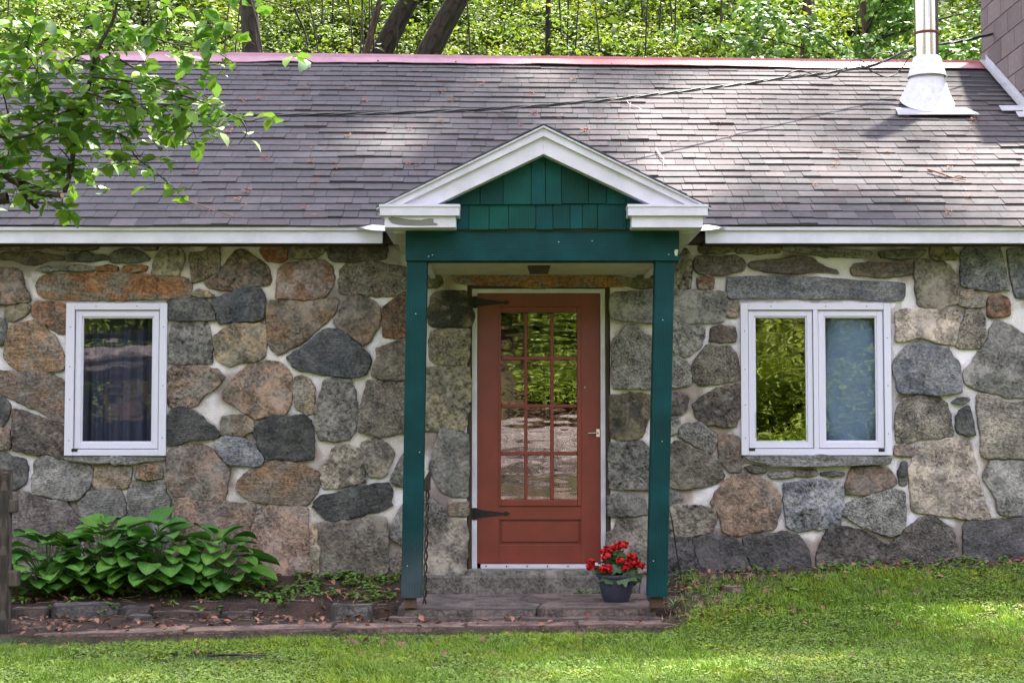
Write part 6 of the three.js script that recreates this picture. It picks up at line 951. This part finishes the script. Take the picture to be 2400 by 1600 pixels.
// weathered fence post with stub rails
{
  const f = thing('fence_post', 'weathered grey timber fence post with stub rails at the hostas', 'fence post', [-3.235, 0, 1.7]);
  const y0 = groundY(-3.2, 1.7) - 0.1, q = (w, y) => [[-w, y, 0.075], [w, y, 0.07], [w * 0.98, y, -0.075], [-w, y, -0.07]];
  part('post', (() => { const n = 24, pos = [], idx = [], m = 14; for (let i = 0; i <= n; i++) for (let j = 0; j < m; j++) { const a = j / m * 6.283, t = i / n, y = lerp(y0, 0.935, t), e = v => Math.sign(v) * Math.pow(Math.abs(v), 0.55), k = 1 + 0.1 * (fbm(a * 2.2, y * 2, 1421, 3) - 0.5) + 0.06 * (1 - t); pos.push(e(Math.cos(a)) * 0.092 * k, y, e(Math.sin(a)) * 0.08 * k); } const top = pos.length / 3; pos.push(0, 0.94, 0); for (let i = 0; i < n; i++) for (let j = 0; j < m; j++) { const a = i * m + j, b = i * m + (j + 1) % m; idx.push(a, a + m, b, b, a + m, b + m); } for (let j = 0; j < m; j++) idx.push(n * m + j, top, n * m + (j + 1) % m); const g = new THREE.BufferGeometry(); g.setAttribute('position', new THREE.Float32BufferAttribute(pos, 3)); g.setIndex(idx); g.computeVertexNormals(); return metricUV(g); })(), mat.greyWood, f);
  part('rail', box(0.07, 0.66, -0.05, 0.13, 0.74, 0.03, 0.01), mat.greyWood, f); part('rail', box(0.07, 0.2, -0.05, 0.15, 0.3, 0.03, 0.01), mat.greyWood, f);
}
// thin iron stake by the wall, twisted iron rod behind the post
{
  const s = thing('iron_stake', 'thin black iron stake leaning by the porch post', 'stake'); part('rod', tube([V(1.06, 0.66, 0.42), V(1.1, 0.62, 0.5), V(1.15, 0.33, 0.5), V(1.2, 0.02, 0.5), V(1.205, -0.06, 0.5)], [0.004, 0.0045, 0.0045], 6), mat.iron, s);
  const c = thing('twisted_rod', 'dark twisted wrought iron rod standing behind the worn porch post', 'iron rod');
  for (let k = 0; k < 2; k++) { const q = []; for (let i = 0; i <= 90; i++) { const t = i / 90, a = t * 30 + k * 3.14; q.push(V(-0.583 + 0.02 * (t - 0.5) + Math.cos(a) * 0.01, lerp(0.0, 0.78, t), 0.84 + Math.sin(a) * 0.01)); } part('strand', new THREE.TubeGeometry(new THREE.CatmullRomCurve3(q), 180, 0.006, 6), M({ color: C(0.035, 0.026, 0.022), roughness: 0.6 }), c); }
  part('finial', slab([[-0.6, 0.76], [-0.555, 0.77], [-0.55, 0.9], [-0.56, 0.905], [-0.598, 0.84]], 0.825, 0.855, 0.004), M({ color: C(0.035, 0.026, 0.022), roughness: 0.6 }), c);
}
// twigs lying on the roof, and dry seed clusters
{
  const tw = (x0, s0, x1, s1, label, m, th = 0.006, forks = 3) => { const t = thing('twig', label, 'twig', [0, 0, 0]), r = rng(Math.floor(x0 * 991 + 5000)); const A = (x, s, u = 0.03) => roofP(x, s, u); const P = [0, 0.3, 0.6, 1].map(f => A(lerp(x0, x1, f) + (r() - 0.5) * 0.03, lerp(s0, s1, f) + (r() - 0.5) * 0.03, 0.024 + 0.012 * r())); part('stem', tube(P, [th, th * 0.7, th * 0.4], 6), m, t); for (let i = 0; i < forks; i++) { const f = 0.3 + 0.2 * i, b = P[0].clone().lerp(P[3], f), e = A(lerp(x0, x1, f + 0.2) + (r() - 0.5) * 0.18, lerp(s0, s1, f + 0.2) + (r() - 0.5) * 0.22, 0.03); part('side_twig', tube([b, b.clone().lerp(e, 0.5).add(V(0, 0.008, 0)), e], [th * 0.5, th * 0.25], 5), m, t); } };
  const T = [[-2.435, 0.423], [-1.981, 0.086], [3.239, 1.087], [3.457, 0.859], [2.572, 1.547], [2.819, 1.518], [1.145, 1.557], [1.232, 1.181], [0.981, 2.781], [1.127, 2.496]];
  const pale = M({ color: C(0.5, 0.42, 0.36), roughness: 0.9 }), br = M({ color: C(0.2, 0.11, 0.08), roughness: 0.9 });
  tw(...T[0], ...T[1], 'dark forked twig on the low roof edge near the leafy boughs', br, 0.006, 4); tw(...T[2], ...T[3], 'thick reddish twig on the sunny roof below the stovepipe', br, 0.01, 3); tw(...T[4], ...T[5], 'red budded twig lying across shingles left of the thick twig', br, 0.006, 2); tw(...T[6], ...T[7], 'bleached forked twig on the roof beside the porch gable', pale, 0.005, 3); tw(...T[8], ...T[9], 'thin pale twig under the cable above the porch gable', pale, 0.004, 1);
  const r = rng(1501), seedC = (() => { const q = rng(9), l = []; for (let i = 0; i < 12; i++) { const g = simpleLeaf(0.035, 0.012); g.applyMatrix4(place((q() - 0.5) * 0.07, 0.006 + 0.012 * q(), (q() - 0.5) * 0.04, (q() - 0.5) * 1.5, q() * 6.28, (q() - 0.5) * 1.5)); l.push(g); } return merge(l); })();
  const L = [], K = []; for (let i = 0; i < 170; i++) { const x = -4 + 8 * r(), s = 0.15 + 3.5 * r(); if (x > -0.95 && x < 1.4 && s < 1.1) continue; const p = roofP(x, s, 0.018); L.push(place(p.x, p.y, p.z, 0.52, 0, (r() - 0.5) * 0.8, (0.35 + 0.9 * r() * r()) * 1.0)); const k = 0.6 + 0.8 * r(); K.push(C(k, k * 0.9, k * 0.9)); }
  const g = new THREE.Group(); g.name = 'roof_litter'; g.userData = { label: 'small brown seed clusters scattered over the shingles', category: 'litter', kind: 'stuff' }; scene.add(g); copies('seed_clusters', seedC, M({ color: C(0.3, 0.13, 0.08), side: THREE.DoubleSide }), L, g, K);
}
// twig and fallen petal on the ground
{
  const t = thing('fallen_stick', 'grey forked stick lying in the thin grass before the bed', 'stick'), y = groundY(-1.6, 2.5) + 0.02; part('stem', tube([V(-1.75, y, 2.52), V(-1.6, y + 0.012, 2.56), V(-1.4, y, 2.5)], [0.008, 0.007, 0.004], 7), mat.greyWood, t); part('fork', tube([V(-1.64, y + 0.01, 2.555), V(-1.55, y + 0.02, 2.62), V(-1.45, y + 0.005, 2.63)], [0.005, 0.003], 5), mat.greyWood, t);
  const p = thing('fallen_petal', 'single red petal lying on the flagstones before the step', 'petal'); const g = leafGeo(0.035, 0.022, 0.4, -0.2); g.applyMatrix4(place(0.48, -0.05, 1.16, 0.2, 0.4, 0.1)); part('petal', g, leafMat(0.6, 0.012, 0.012, 0.2, 0.5), p);
}
// fern frond beside the fence post, grey leaved weed by the porch post
{
  const f = thing('fern', 'bright yellow green fern frond standing behind the fence post', 'fern', [-3.12, 0.07, 0.62]), fm = leafMat(0.16, 0.27, 0.03, 0.45, 0.6), r = rng(1601), lg = leafGeo(0.085, 0.02, 0.2, 0.3);
  part('stalk', tube([V(0, 0, 0), V(0, 0.25, 0), V(0.02, 0.46, 0.01)], [0.003, 0.0015], 5), fm, f);
  for (let i = 0; i < 18; i++) { const m = part('frond', lg, fm, f), t = i / 18; m.position.set(0.015 * t, 0.27 + 0.19 * t, 0.01); m.rotation.set(0, i % 2 ? 0.4 : 2.7, 0.45 + 0.3 * r()); m.scale.setScalar(1.15 - 0.7 * t); }
  const w = thing('silver_weed', 'pale grey leaved weed at the foot of the porch post', 'weed', [1.08, 0.0, 1.12]), wm = leafMat(0.2, 0.26, 0.14, 0.25, 0.8), wg = leafGeo(0.09, 0.022, 0.3, 0.3);
  for (let i = 0; i < 14; i++) { const m = part('leaf', wg, wm, w); m.position.set(0, -0.01 + 0.03 * r(), 0); m.rotation.set(0, r() * 6.28, 0.3 + 0.9 * r()); m.scale.setScalar(0.7 + 0.5 * r()); }
}

scene.traverse(o => { if (o.isMesh) { o.castShadow = true; o.receiveShadow = true; } });
renderer.render(scene, camera);
